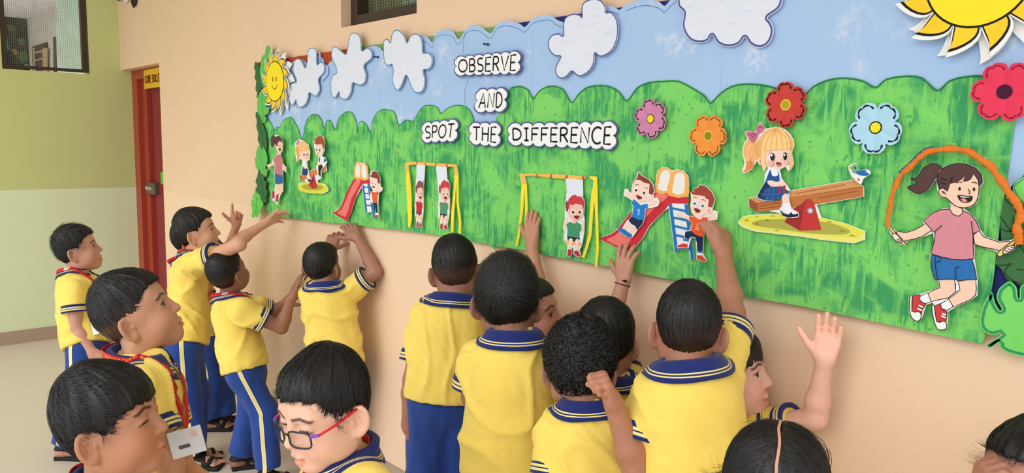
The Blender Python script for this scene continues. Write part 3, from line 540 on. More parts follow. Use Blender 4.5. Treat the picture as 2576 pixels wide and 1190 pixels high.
# ---- skipping girl (large)
def ZHI(h, i): return [tuple(p) for p in ZH(h)] + [tuple(p) for p in ZI(i)]
ID = lambda p: p
G = [
 ('leg', ZI([(480, 405), (640, 405), (650, 530), (580, 592), (480, 612), (402, 632), (375, 545), (430, 515), (495, 490), (488, 450)]), SK, 0),
 ('leg', ZI([(680, 415), (850, 405), (858, 500), (850, 565), (800, 610), (710, 650), (630, 685), (580, 602), (640, 560), (690, 515)]), SK, 0),
 ('sock', ZI([(650, 455), (680, 450), (695, 515), (650, 530)]), (240, 243, 246), 0),
 ('sock', ZI([(285, 585), (370, 540), (405, 630), (350, 650), (300, 628)]), (240, 243, 246), 0),
 ('sock', ZI([(500, 652), (580, 605), (625, 680), (570, 716), (512, 702)]), (240, 243, 246), 0),
 ('shoe', ZI([(220, 572), (300, 560), (287, 592), (302, 626), (352, 655), (322, 700), (310, 750), (245, 735), (214, 725)]), (206, 66, 66), 0),
 ('shoe_sole', ZI([(192, 592), (218, 572), (214, 728), (280, 730), (306, 762), (300, 805), (266, 826), (222, 800), (195, 740)]), (244, 244, 244), 2),
 ('shoe', ZI([(435, 674), (497, 650), (512, 704), (566, 730), (552, 830), (505, 825), (462, 830)]), (206, 66, 66), 0),
 ('shoe_sole', ZI([(412, 682), (436, 670), (462, 832), (520, 825), (556, 840), (560, 895), (520, 912), (466, 900), (430, 800)]), (244, 244, 244), 2),
 ('shorts', ZI([(410, 160), (500, 185), (620, 208), (815, 208), (840, 300), (862, 410), (760, 412), (670, 426), (655, 408), (560, 405), (475, 412), (445, 420), (410, 300), (404, 240)]), (44, 112, 178), 0),
 ('arm', ZH([(470, 850), (530, 930), (420, 1000), (330, 1028), (262, 1040), (205, 1062), (170, 1062), (115, 1010), (100, 985), (170, 942), (240, 960), (340, 930), (420, 888)]), SK, 0),
 ('arm', ZH([(970, 985), (1030, 935), (1080, 1000), (1170, 1032), (1250, 1060), (1350, 1048), (1412, 1098), (1400, 1132), (1340, 1172), (1290, 1180), (1220, 1140), (1130, 1122), (1050, 1105), (985, 1080)]), SK, 0),
 ('neck', ZH([(735, 640), (850, 700), (857, 750), (812, 782), (750, 762), (718, 705)]), SK, 0),
 ('shirt', ZH([(440, 830), (530, 752), (620, 712), (718, 705), (752, 762), (812, 784), (857, 750), (862, 722), (940, 760), (1000, 835), (1046, 932), (968, 968), (968, 1060)]) + ZI([(828, 120), (834, 200), (720, 214), (620, 208), (500, 182), (403, 148), (440, 20)]) + ZH([(565, 940), (545, 952)]), (212, 138, 152), 0),
 ('ponytail', ZH([(265, 470), (330, 450), (370, 415), (340, 400), (295, 380), (370, 370), (420, 290), (480, 237), (550, 220), (605, 240), (637, 272), (590, 345), (550, 390), (500, 480), (420, 535), (370, 540), (310, 512)]), (88, 62, 60), 2),
 ('hair_band', ZH([(588, 312), (618, 275), (640, 275), (602, 340)]), (228, 150, 160), 0),
 ('face', ZH([(690, 510), (720, 425), (800, 380), (900, 320), (980, 310), (1030, 400), (1032, 470), (1026, 560), (990, 642), (930, 682), (860, 692), (780, 672), (720, 620), (680, 584), (625, 570), (600, 525), (615, 490), (650, 478)]), SK, 2),
 ('hair', ZH([(578, 400), (598, 325), (640, 272), (720, 232), (800, 218), (900, 225), (1000, 270), (1060, 340), (1066, 420), (1032, 470), (1022, 395), (975, 328), (945, 380), (912, 402), (866, 411), (886, 340), (845, 385), (790, 412), (720, 432), (708, 470), (694, 516), (655, 482), (605, 488)]), (88, 62, 60), 0),
 ('mouth', ZH([(805, 560), (850, 562), (900, 568), (958, 570), (950, 612), (905, 634), (855, 630), (820, 600)]), (60, 34, 34), 2),
 ('teeth', ZH([(818, 562), (880, 567), (948, 571), (930, 584), (870, 588), (830, 580)]), (248, 248, 248), 0),
 ('tongue', ZH([(835, 598), (870, 590), (905, 614), (895, 630), (860, 628)]), (224, 138, 140), 2, 0),
 ('eye', ZH(ell(824, 488, 13, 20)), (50, 34, 32), 0, 0), ('eye', ZH(ell(978, 494, 13, 20)), (50, 34, 32), 0, 0),
 ('rope_handle', ZH([(68, 918), (95, 905), (252, 1080), (225, 1096)]), (236, 206, 122), 0), ('rope_handle', ZI([(1064, 160), (1082, 130), (1240, 8), (1262, 26), (1110, 175), (1078, 178)]), (236, 206, 122), 0),
 ('hand', ZH([(100, 985), (140, 965), (205, 1035), (200, 1060), (172, 1064), (130, 1035)]), SK2, 2), ('hand', ZH([(1330, 1110), (1400, 1095), (1412, 1110), (1398, 1135), (1345, 1172), (1300, 1182), (1285, 1165)]), SK2, 2)]
base = ZH([(262, 475), (330, 455), (370, 418), (290, 382), (370, 366), (415, 288), (478, 230), (550, 214), (640, 262), (720, 226), (800, 212), (905, 219), (1008, 266), (1068, 340), (1076, 430), (1040, 480), (1034, 570), (1000, 648), (935, 690), (870, 700), (940, 752), (1008, 832), (1055, 935), (1090, 992), (1250, 1050), (1350, 1040), (1425, 1020), (1440, 1050), (1420, 1110), (1405, 1140), (1345, 1182), (1260, 1200)]) + ZI([(1110, 180), (1070, 182), (1060, 130), (840, 60), (838, 210), (868, 412), (866, 570), (806, 616), (640, 690), (572, 735), (566, 900), (512, 918), (460, 904), (408, 684), (436, 664), (420, 640), (356, 662), (312, 800), (266, 832), (216, 800), (186, 740), (186, 590), (218, 566), (300, 552), (370, 530), (488, 486), (472, 420), (440, 425), (400, 240), (398, 150), (436, 20)]) + ZH([(540, 962), (420, 1010), (262, 1050), (228, 1102), (170, 1070), (95, 990), (62, 915), (95, 900), (150, 940), (240, 955), (340, 925), (440, 870), (434, 828), (530, 745), (640, 700), (715, 695), (725, 630), (680, 592), (612, 574), (590, 525), (572, 400), (560, 395), (505, 488), (420, 542), (370, 548), (305, 520)])
gg = cut('paper_girl', base, .046, 'large paper cutout of a brown haired girl in pink top skipping', G, ID, None, smooth=0, outline=.0017)
pen(gg, [[(780, 428), (810, 416), (850, 420)], [(955, 424), (985, 418), (1010, 434)], [(915, 488), (934, 530), (918, 545)], [(628, 512), (655, 522), (675, 550)], [(640, 540), (655, 522)], [(745, 360), (725, 420)], [(615, 368), (650, 388), (690, 390)], [(605, 402), (640, 432), (672, 436)], [(560, 945), (635, 880)], [(965, 965), (950, 835)], [(150, 1040), (185, 1020)], [(165, 1055), (196, 1038)], [(1310, 1148), (1350, 1165)], [(1340, 1130), (1380, 1145)], [(1370, 1112), (1402, 1122)]], ZH, .0016, (40, 28, 28))
pen(gg, [[(655, 408), (645, 300), (690, 285)], [(450, 180), (445, 240), (470, 415)], [(505, 190), (490, 225), (445, 240)], [(265, 690), (320, 705)], [(275, 665), (330, 680)], [(505, 770), (550, 782)], [(510, 745), (556, 758)]], ZI, .0016, (40, 28, 28))
pen(gg, [[(268, 698), (318, 718)], [(280, 668), (325, 685)], [(508, 772), (552, 790)], [(514, 750), (556, 762)]], ZI, .0034, (244, 244, 244), 'shoe_lace', .0008)
# the rope: twisted orange crepe paper
RP = spline(ZH([(60, 895), (58, 800), (85, 680), (100, 560), (140, 460), (200, 340), (300, 250), (380, 170), (470, 100), (580, 75), (720, 60), (860, 75), (930, 95), (1050, 175), (1150, 240), (1220, 340), (1290, 430), (1350, 530), (1420, 620), (1470, 720), (1475, 800), (1440, 880), (1450, 980), (1465, 1085)]), False, 9)
P3 = np.array([wall(x, y, .056) for x, y in RP]); tt = np.arange(len(P3)); rad = .0052 + .0032 * np.clip(tt / len(tt), 0, 1) + .0011 * np.sin(tt * .8) * np.sin(tt * .31) + .0008 * np.sin(tt * 1.9)
V, Fc = tube(P3, rad, 9, .55)
V = np.array(V).reshape(len(P3), 9, 3)
for i in range(len(P3)):
    for k in range(9): V[i, k] = P3[i] + (V[i, k] - P3[i]) * (1 + .16 * math.cos(2 * (2 * math.pi * k / 9) + i * .35))
M_crepe = mat('orange_crepe', (222, 122, 44), .85, .15, 90, .4, 160)
rope = meshobj('paper_rope', V.reshape(-1, 3), Fc, M_crepe, None, smooth=True, label='twisted orange crepe paper skipping rope arched over the large girl cutout', cat='paper rope')
for a, b_ in ((44, 80), (120, 160)):
    v, f = ribbon3([p + np.array([-.006, .012, .005]) for p in P3[a:b_]], .008); meshobj('paper_strip', v, f, paper((52, 84, 150) if a < 100 else (240, 240, 240)), rope)

# ---- large seesaw
see = cut('paper_seesaw', [(62, 930), (100, 893), (170, 876), (440, 866), (150, 806), (150, 726), (1080, 565), (1165, 628), (1166, 718), (750, 790), (790, 900), (1000, 950), (1174, 1018), (1174, 1097), (1080, 1128), (800, 1098), (600, 1068), (200, 1023), (100, 988), (60, 955)], .040, 'paper cutout of a wooden plank seesaw on yellow ground', [
 ('ground', [(66, 930), (100, 897), (170, 880), (450, 870), (800, 906), (1000, 952), (1168, 1022), (1168, 1093), (1080, 1122), (800, 1093), (600, 1063), (200, 1018), (100, 983)], (226, 224, 84), 0),
 ('ground_edge', [(100, 983), (95, 945), (200, 1000), (600, 1040), (900, 1070), (1100, 1082), (1168, 1040), (1168, 1093), (1080, 1122), (800, 1093), (600, 1063), (200, 1018)], (232, 230, 120), 0),
 ('ground_patch', [(180, 945), (300, 915), (600, 920), (850, 945), (1000, 990), (1045, 1025), (980, 1050), (700, 1040), (450, 1005), (230, 975)], (176, 172, 80), 2),
 ('plank', [(155, 730), (1080, 570), (1160, 630), (1160, 715), (740, 785), (230, 855), (155, 800)], (190, 118, 66), 0),
 ('plank_top', [(155, 730), (1080, 570), (1160, 630), (600, 725), (230, 776)], (212, 150, 96), 0),
 ('plank_end', [(155, 735), (230, 778), (230, 855), (155, 802)], (150, 84, 52), 0),
 ('fulcrum', [(468, 940), (530, 830), (620, 780), (660, 740), (700, 735), (602, 1016)], (160, 48, 48), 0),
 ('fulcrum', [(602, 1016), (640, 800), (665, 748), (695, 737), (724, 765), (792, 1010)], (196, 58, 58), 0),
 ('bolt', ell(693, 840, 26, 27), (140, 150, 170), 0), ('bolt_head', ell(695, 842, 17, 18), (206, 214, 224), 0)], ZG, smooth=0)
pen(see, [[(232, 776), (700, 700), (1160, 628)], [(240, 800), (430, 770)], [(240, 825), (430, 800)], [(760, 730), (1120, 665)], [(560, 690), (1000, 610)]], ZG, .001, (140, 82, 48), 'wood_grain')
pen(see, [[(215, 895), (222, 888), (230, 896)], [(300, 930), (312, 920), (326, 932)], [(120, 930), (132, 920), (150, 930)], [(350, 890), (362, 884), (380, 892)], [(205, 965), (225, 950), (240, 965)], [(845, 942), (862, 935), (880, 944)], [(955, 1022), (975, 1014), (990, 1026)], [(385, 1020), (402, 1012), (420, 1022)], [(1040, 1065), (1060, 1055), (1085, 1066)]], ZG, .0014, (120, 120, 50), 'grass_mark')
girl = cut('paper_girl', [(92, 492), (116, 420), (95, 330), (115, 238), (140, 205), (118, 148), (160, 136), (208, 146), (245, 68), (262, 72), (300, 118), (380, 104), (472, 124), (535, 198), (550, 270), (528, 330), (548, 430), (500, 495), (480, 455), (425, 482), (440, 555), (480, 605), (515, 665), (505, 690), (512, 770), (535, 825), (580, 850), (592, 880), (580, 902), (500, 906), (448, 886), (420, 830), (442, 800), (440, 735), (350, 758), (255, 745), (222, 712), (288, 590), (292, 520), (320, 470), (310, 450), (285, 500), (268, 445), (222, 405), (180, 475), (120, 510)], .047, 'paper cutout of a blonde girl in blue pinafore sitting on the large seesaw', [
 ('ponytail', [(98, 490), (120, 480), (130, 430), (102, 330), (120, 240), (160, 200), (200, 210), (225, 240), (228, 300), (210, 400), (180, 470), (120, 505)], (246, 190, 128)),
 ('ponytail_tip', [(98, 490), (120, 480), (140, 400), (200, 420), (180, 470), (120, 505)], (232, 140, 96)),
 ('hair_back', [(200, 380), (222, 250), (290, 142), (380, 110), (468, 130), (530, 200), (545, 270), (520, 330), (500, 320), (300, 330), (270, 440), (228, 400)], (240, 186, 118)),
 ('ear', ell(255, 405, 22, 34), SK2, 0), ('ear_inner', ell(256, 408, 11, 20), (222, 160, 140), 0),
 ('face', [(285, 320), (505, 300), (514, 390), (490, 440), (425, 475), (350, 462), (305, 420)], SK2),
 ('shirt', [(325, 478), (380, 470), (430, 500), (432, 560), (360, 590), (298, 580), (302, 520)], (238, 240, 248)),
 ('pinafore', [(300, 580), (330, 500), (345, 478), (360, 535), (412, 528), (405, 490), (422, 520), (432, 620), (508, 668), (500, 686), (440, 732), (350, 753), (260, 740), (228, 710), (290, 600)], (40, 86, 150)),
 ('skirt_shade', [(228, 710), (295, 590), (350, 620), (290, 660), (280, 745)], (34, 52, 92), 0),
 ('arm', [(315, 580), (360, 575), (400, 588), (440, 572), (475, 606), (470, 625), (430, 625), (345, 626)], SK2),
 ('handle', [(412, 625), (432, 625), (432, 690), (412, 690)], (170, 50, 54), 0), ('handle', [(454, 618), (474, 618), (472, 690), (454, 690)], (170, 50, 54), 0),
 ('leg', [(445, 712), (480, 684), (500, 720), (512, 785), (450, 792)], SK2, 0), ('sock', [(450, 782), (510, 770), (530, 830), (575, 858), (540, 874), (470, 862)], (240, 240, 248), 0),
 ('shoe', [(425, 828), (455, 862), (500, 878), (530, 850), (545, 862), (585, 866), (586, 890), (500, 900), (448, 882)], (34, 36, 50), 0), ('shoe_gap', ell(555, 858, 24, 15), (240, 240, 248), 0),
 ('fringe', [(262, 420), (262, 300), (290, 200), (380, 118), (470, 150), (515, 230), (508, 302), (400, 304), (298, 325), (300, 420), (306, 450), (286, 495), (275, 440)], (250, 208, 140)),
 ('side_lock', [(508, 300), (530, 330), (532, 400), (545, 435), (502, 490), (514, 430)], (246, 190, 128)),
 ('bow', [(125, 150), (165, 142), (212, 152), (232, 165), (226, 190), (190, 240), (165, 222), (150, 200)], (206, 110, 142)), ('bow', [(222, 150), (218, 115), (248, 76), (264, 80), (290, 118), (240, 162)], (206, 110, 142)),
 ('eye_white', ell(356, 366, 28, 40), (250, 250, 250), 0), ('eye_white', ell(475, 362, 23, 38), (250, 250, 250), 0), ('eye', ell(361, 368, 21, 34), (52, 40, 40), 0), ('eye', ell(473, 364, 18, 33), (52, 40, 40), 0),
 ('eye_spark', ell(354, 352, 8, 11), (250, 250, 250), 0), ('eye_spark', ell(467, 350, 7, 10), (250, 250, 250), 0), ('cheek', ell(345, 424, 25, 22), (244, 180, 170), 0), ('cheek', ell(482, 414, 20, 20), (244, 180, 170), 0),
 ('mouth', [(393, 412), (438, 420), (425, 446), (405, 446)], (150, 50, 50)), ('tongue', [(405, 436), (426, 432), (418, 448)], (232, 140, 140))], ZG, smooth=2)
pen(girl, [[(380, 120), (320, 200), (285, 320)], [(382, 120), (350, 220), (345, 310)], [(385, 120), (395, 220), (390, 304)], [(392, 120), (440, 200), (448, 302)], [(398, 122), (480, 200), (490, 300)], [(190, 240), (160, 330), (175, 440)], [(205, 240), (195, 330), (150, 470)], [(215, 200), (130, 260), (120, 360)], [(230, 190), (225, 280), (230, 380)]], ZG, .001, (206, 136, 84), 'hair_line')
pen(girl, [[(322, 345), (345, 330), (375, 342)], [(452, 338), (475, 328), (495, 340)], [(438, 392), (443, 398)], [(150, 178), (205, 158)], [(170, 205), (215, 168)], [(235, 110), (275, 100)]], ZG, .0012, (110, 60, 50))
pen(girl, [[(265, 720), (315, 640)], [(315, 745), (340, 630)], [(365, 748), (372, 632)], [(415, 736), (408, 690)], [(250, 690), (330, 700), (430, 690)]], ZG, .001, (90, 130, 190), 'plaid_line')
bird = cut('paper_bird', [(1028, 452), (1070, 428), (1105, 430), (1122, 485), (1190, 474), (1225, 512), (1160, 558), (1140, 608), (1090, 575), (1064, 580), (1070, 552), (1042, 500)], .0475, 'small green and blue paper bird perched on the large seesaw plank', [
 ('body', [(1045, 470), (1062, 490), (1110, 510), (1170, 520), (1150, 548), (1100, 556), (1060, 540), (1042, 500)], (226, 236, 228)), ('head', [(1050, 455), (1075, 433), (1105, 436), (1120, 480), (1105, 512), (1075, 510), (1058, 485)], (120, 172, 128)),
 ('wing', [(1095, 498), (1120, 488), (1190, 480), (1180, 498), (1206, 508), (1200, 530), (1150, 532), (1110, 520)], (44, 104, 178)), ('beak', [(1032, 455), (1052, 450), (1056, 478), (1040, 474)], (222, 180, 80), 0), ('eye', ell(1088, 464, 7, 8), (20, 30, 30), 0), ('foot', [(1072, 556), (1084, 556), (1080, 578), (1066, 578)], (200, 120, 90), 0), ('foot', [(1110, 556), (1124, 556), (1132, 572), (1110, 580)], (200, 120, 90), 0)], ZG, smooth=2)

# ---- slide with ladder (large) and its two boys; the same function draws the smaller pair
RED, PINK, ORG, BLU = (206, 48, 62), (236, 124, 116), (246, 178, 92), (36, 120, 190)
def slide(Z, off, lb, P):
    return cut('paper_slide', P['base'], off, lb, [('ladder_backing', P['lback'], (236, 238, 240), 0), ('chute_side', P['red'], RED, 2), ('chute', P['pink'], PINK, 2), ('arch', P['a1'], ORG, 2), ('arch_window', P['w1'], (236, 234, 230), 2), ('arch', P['a2'], ORG, 2), ('arch_window', P['w2'], (236, 234, 230), 2)] + [('ladder_rail', r_, BLU, 0) for r_ in P['rails']] + [('ladder_rung', r_, BLU, 0) for r_ in P['rungs']], Z, smooth=0)
slide(ZE, .040, 'large paper cutout of a red slide with blue ladder and orange arches', dict(
 base=[(60, 855), (130, 830), (200, 795), (260, 735), (340, 635), (430, 525), (560, 425), (676, 338), (690, 150), (705, 88), (760, 46), (812, 50), (868, 84), (930, 72), (1004, 90), (1055, 148), (1066, 250), (1056, 400), (1050, 470), (1130, 1112), (1088, 1124), (1065, 1012), (946, 985), (942, 1026), (902, 1032), (832, 520), (790, 550), (680, 655), (605, 742), (545, 852), (475, 942), (428, 1005), (268, 996), (62, 892)],
 lback=[(850, 470), (1030, 475), (1100, 1000), (940, 985)], red=[(62, 857), (130, 835), (200, 800), (260, 740), (340, 640), (430, 530), (560, 430), (680, 342), (830, 345), (1050, 390), (1045, 470), (865, 465), (790, 545), (680, 650), (600, 740), (540, 850), (470, 940), (425, 1000), (270, 990), (160, 935), (65, 890)],
 pink=[(115, 888), (200, 845), (260, 795), (330, 720), (420, 590), (520, 500), (610, 430), (700, 350), (830, 375), (740, 460), (620, 570), (530, 690), (450, 800), (400, 880), (330, 960), (270, 965)],
 a1=[(680, 335), (695, 150), (710, 90), (760, 52), (810, 57), (862, 92), (850, 200), (830, 345)], w1=[(714, 305), (728, 200), (738, 140), (765, 92), (800, 78), (845, 100), (850, 140), (836, 312)],
 a2=[(822, 372), (845, 180), (872, 102), (930, 80), (1000, 98), (1048, 152), (1060, 250), (1056, 390)], w2=[(878, 345), (890, 230), (902, 155), (930, 115), (965, 108), (1004, 130), (1020, 195), (1004, 355)],
 rails=[[(836, 490), (868, 465), (942, 1020), (906, 1030)], [(1015, 475), (1052, 475), (1126, 1110), (1090, 1120)]],
 rungs=[[(868, 508), (1040, 542), (1042, 570), (870, 532)], [(880, 615), (1050, 650), (1052, 676), (882, 640)], [(895, 712), (1062, 752), (1065, 778), (898, 738)], [(908, 815), (1075, 855), (1078, 884), (912, 842)], [(935, 955), (1092, 990), (1096, 1014), (938, 980)]]))
def boyface(e1, e2, r, col, mouth):
    return [('eye_white', ell(e1[0], e1[1], r, r * 1.15), (250, 250, 250), 0), ('eye_white', ell(e2[0], e2[1], r, r * 1.15), (250, 250, 250), 0), ('eye', ell(e1[0], e1[1], r * .62, r * .72), col, 0), ('eye', ell(e2[0], e2[1], r * .62, r * .72), col, 0), ('mouth', mouth, (130, 40, 44), 2)]
b1 = cut('paper_boy', [(480, 98), (530, 146), (604, 186), (656, 246), (668, 330), (656, 372), (664, 408), (692, 396), (722, 430), (722, 472), (702, 504), (600, 524), (566, 530), (552, 664), (525, 715), (472, 775), (412, 860), (330, 838), (234, 768), (300, 748), (352, 662), (372, 655), (404, 618), (424, 500), (395, 462), (412, 436), (360, 398), (312, 374), (324, 306), (352, 294), (384, 336), (400, 350), (408, 290), (420, 225), (462, 165)], .048, 'paper boy cutout in blue shirt numbered 1 sitting on the large slide', [
 ('arm', [(420, 440), (360, 394), (340, 372), (318, 372), (328, 352), (322, 330), (336, 330), (334, 310), (350, 322), (358, 300), (366, 322), (384, 340), (436, 410)], SK2, 0), ('arm', [(585, 475), (640, 450), (662, 410), (668, 432), (690, 402), (690, 428), (716, 424), (700, 446), (720, 466), (700, 470), (704, 498), (655, 488), (592, 512)], SK2, 0),
 ('leg', [(365, 668), (404, 692), (350, 782), (312, 762)], SK2, 0), ('leg', [(405, 715), (462, 745), (410, 818), (362, 796)], SK2, 0), ('shoe', [(240, 766), (300, 752), (362, 794), (408, 826), (402, 856), (330, 832), (290, 802)], BLU),
 ('shorts', [(405, 618), (490, 652), (546, 658), (520, 710), (470, 772), (450, 728), (405, 702), (372, 662)], (30, 44, 80), 0), ('shirt', [(430, 420), (470, 452), (515, 490), (545, 475), (588, 468), (592, 520), (560, 522), (546, 660), (490, 656), (408, 620), (432, 500), (400, 460)], (40, 128, 206), 0),
 ('face', [(440, 200), (520, 200), (612, 240), (608, 352), (650, 362), (644, 420), (600, 446), (560, 440), (525, 458), (480, 452), (430, 410), (408, 350), (415, 285)], SK2), ('hair', [(486, 106), (500, 128), (525, 150), (600, 190), (648, 250), (662, 320), (645, 368), (606, 352), (614, 240), (545, 225), (500, 192), (450, 192), (424, 240), (415, 290), (424, 225), (472, 168), (480, 140)], (140, 66, 54), 0),
 ('shirt_number', [(466, 536), (490, 528), (506, 532), (494, 604), (476, 602), (482, 552), (466, 552)], (130, 190, 236), 0)] + boyface((457, 315), (548, 346), 23, (96, 52, 40), [(458, 368), (524, 392), (510, 416), (480, 416)]), ZE, smooth=0)
pen(b1, [[(448, 262), (465, 246), (488, 256)], [(556, 284), (572, 284), (588, 298)]], ZE, .0014, (110, 56, 46))
b2 = cut('paper_boy', [(1085, 338), (1124, 318), (1112, 292), (1160, 284), (1186, 246), (1262, 264), (1335, 335), (1366, 410), (1350, 480), (1335, 545), (1345, 545), (1396, 560), (1388, 655), (1294, 672), (1290, 694), (1250, 704), (1236, 860), (1226, 1040), (1275, 1135), (1245, 1144), (1152, 1102), (1156, 1000), (1146, 876), (1095, 850), (1060, 985), (930, 975), (925, 945), (1000, 918), (1015, 790), (1080, 770), (1098, 690), (1060, 660), (1000, 620), (915, 600), (915, 560), (1000, 572), (1062, 608), (1130, 612), (1096, 570), (1082, 500), (1092, 420)], .048, 'paper boy cutout in orange shirt numbered 2 climbing the large slide ladder', [
 ('arm', [(925, 572), (960, 570), (1000, 578), (1030, 606), (1075, 630), (1070, 655), (1020, 640), (960, 615), (930, 604)], SK2, 0), ('arm', [(1275, 625), (1330, 580), (1336, 550), (1350, 570), (1372, 556), (1370, 578), (1392, 572), (1376, 598), (1386, 640), (1340, 652), (1284, 668)], SK2, 0),
 ('leg', [(1025, 792), (1085, 782), (1100, 840), (1060, 880), (1015, 860)], (28, 44, 82), 0), ('shoe', [(930, 952), (968, 940), (1000, 924), (1050, 934), (1050, 976), (936, 968)], (222, 66, 52), 0), ('trouser_cuff', [(1000, 868), (1068, 880), (1060, 906), (1000, 895)], BLU, 0),
 ('trousers', [(1085, 780), (1150, 825), (1232, 850), (1220, 1030), (1162, 1014), (1158, 920), (1140, 860), (1095, 846)], (28, 44, 82), 0), ('trouser_cuff', [(1162, 1010), (1220, 1016), (1218, 1036), (1162, 1030)], BLU, 0), ('sock', [(1160, 1034), (1220, 1040), (1220, 1068), (1160, 1062)], (240, 240, 244), 0), ('shoe', [(1156, 1064), (1216, 1066), (1242, 1098), (1266, 1128), (1245, 1138), (1158, 1100)], (222, 66, 52), 0),
 ('shirt', [(1068, 615), (1150, 618), (1182, 656), (1220, 630), (1275, 622), (1286, 690), (1245, 702), (1232, 856), (1150, 830), (1085, 780), (1106, 690), (1070, 658)], (236, 92, 50), 0), ('face', [(1105, 360), (1190, 370), (1258, 386), (1296, 425), (1292, 505), (1334, 512), (1328, 568), (1282, 592), (1230, 602), (1212, 648), (1160, 640), (1105, 570), (1088, 500), (1096, 425)], SK2),
 ('hair', [(1088, 336), (1130, 322), (1118, 294), (1166, 290), (1190, 252), (1260, 270), (1330, 340), (1360, 410), (1346, 470), (1328, 512), (1286, 506), (1296, 422), (1262, 410), (1250, 384), (1190, 374), (1105, 362)], (162, 70, 56), 0),
 ('ear_inner', ell(1296, 552, 14, 22), (240, 160, 140), 0), ('shirt_number', [(1142, 712), (1165, 690), (1196, 700), (1194, 730), (1170, 756), (1194, 758), (1190, 778), (1136, 772), (1140, 752), (1168, 718), (1156, 722)], (246, 150, 90), 0)] + boyface((1132, 468), (1224, 496), 24, (40, 120, 180), [(1126, 518), (1198, 542), (1180, 570), (1146, 568)]), ZE, smooth=0)
pen(b2, [[(1118, 398), (1135, 392), (1155, 402)], [(1210, 424), (1235, 424), (1258, 440)]], ZE, .0014, (120, 60, 48))

# smaller slide and boy near the left
slide(ZC, .040, 'small paper cutout of a red slide with blue ladder near the small seesaw', dict(
 base=[(105, 830), (190, 775), (270, 590), (390, 372), (384, 230), (412, 144), (470, 160), (520, 152), (562, 210), (580, 380), (584, 450), (600, 530), (665, 910), (640, 918), (620, 830), (545, 842), (486, 490), (400, 640), (350, 800), (300, 935), (250, 940), (108, 848)],
 lback=[(495, 450), (580, 450), (625, 820), (550, 830)], red=[(107, 832), (190, 778), (270, 590), (340, 450), (390, 372), (470, 370), (580, 388), (580, 450), (500, 448), (400, 640), (350, 800), (300, 932), (255, 938), (110, 848)],
 pink=[(150, 838), (215, 790), (300, 600), (360, 470), (415, 380), (475, 395), (420, 520), (350, 640), (310, 780), (270, 890), (240, 890)],
 a1=[(388, 370), (388, 230), (412, 150), (445, 150), (466, 200), (474, 290), (474, 376)], w1=[(406, 342), (404, 240), (422, 175), (442, 172), (460, 220), (464, 346)],
 a2=[(466, 384), (468, 240), (480, 170), (520, 158), (556, 210), (576, 386)], w2=[(492, 356), (484, 240), (494, 185), (518, 178), (540, 220), (556, 362)],
 rails=[[(490, 470), (512, 460), (560, 836), (542, 836)], [(562, 450), (584, 450), (664, 908), (640, 914)]], rungs=[[(505, 480), (572, 486), (576, 502), (508, 496)], [(520, 566), (590, 572), (594, 590), (524, 582)], [(534, 645), (604, 652), (608, 668), (538, 660)], [(548, 728), (616, 738), (620, 754), (552, 744)]]))
b3 = cut('paper_boy', [(592, 330), (610, 280), (650, 262), (690, 275), (736, 370), (734, 440), (742, 486), (768, 500), (762, 540), (716, 570), (708, 700), (706, 850), (732, 910), (700, 916), (672, 870), (668, 750), (600, 690), (604, 560), (640, 540), (600, 470)], .048, 'small paper boy cutout in orange shirt beside the small slide', [
 ('trousers', [(630, 690), (700, 715), (704, 840), (678, 840), (668, 750), (636, 718)], (28, 44, 82), 0), ('shoe', [(678, 868), (706, 866), (726, 908), (704, 912), (682, 890)], (206, 60, 60), 0), ('sock', [(678, 845), (708, 845), (708, 870), (678, 870)], (240, 240, 244), 0), ('arm', [(690, 555), (718, 515), (738, 490), (752, 510), (762, 540), (735, 548), (712, 575)], SK2, 0),
 ('shirt', [(606, 555), (650, 560), (690, 560), (710, 545), (715, 580), (700, 600), (700, 715), (632, 682), (626, 600)], (230, 96, 50), 0), ('face', [(606, 370), (670, 370), (715, 400), (730, 470), (722, 500), (690, 520), (680, 560), (650, 556), (618, 500), (598, 440)], SK2), ('hair', [(600, 332), (628, 318), (616, 300), (645, 272), (692, 282), (732, 372), (730, 438), (704, 440), (700, 378), (660, 366), (606, 352)], (142, 64, 60), 0)] + boyface((630, 440), (674, 450), 11, (60, 80, 90), [(626, 476), (664, 486), (648, 504)]), ZC, smooth=0)

# ---- swings
YEL = (250, 226, 60)
def swing(Z, off, lb, beam, legs, rings, seats):
    s = cut('paper_swing', beam, off, lb, [('beam', beam, (240, 190, 92), 0)] + [('ring', r_, (204, 84, 72), 0) for r_ in rings] + [('seat_strip', p, (226, 230, 242), 0) for p in seats] + [('post', l, YEL, 0) for l in legs], Z, smooth=0)
    return s
sl = swing(ZC, .040, 'small yellow paper swing frame carrying two swing seats', [(1070, 160), (1160, 148), (1350, 152), (1500, 168), (1640, 172), (1770, 182), (1800, 320), (1750, 325), (1735, 215), (1640, 215), (1490, 205), (1350, 195), (1225, 180), (1120, 196), (1132, 290), (1088, 295)],
 [[(1086, 295), (1112, 290), (1140, 600), (1152, 900), (1135, 1058), (1118, 1020), (1100, 600)], [(1112, 290), (1136, 290), (1165, 600), (1168, 920), (1145, 1050), (1140, 900), (1146, 620)], [(1752, 325), (1780, 322), (1752, 700), (1728, 1110), (1702, 1110), (1700, 860), (1730, 600)], [(1776, 322), (1802, 325), (1804, 700), (1838, 960), (1832, 1124), (1806, 1124), (1806, 960), (1776, 700)]],
 [[(1228, 146), (1242, 146), (1242, 186), (1230, 190)], [(1345, 158), (1358, 158), (1356, 200), (1340, 204)], [(1488, 162), (1504, 162), (1500, 214), (1484, 214)], [(1638, 172), (1652, 172), (1646, 224), (1630, 222)]],
 [[(1232, 180), (1350, 192), (1328, 600), (1226, 600)], [(1495, 205), (1642, 216), (1668, 620), (1536, 610)]])
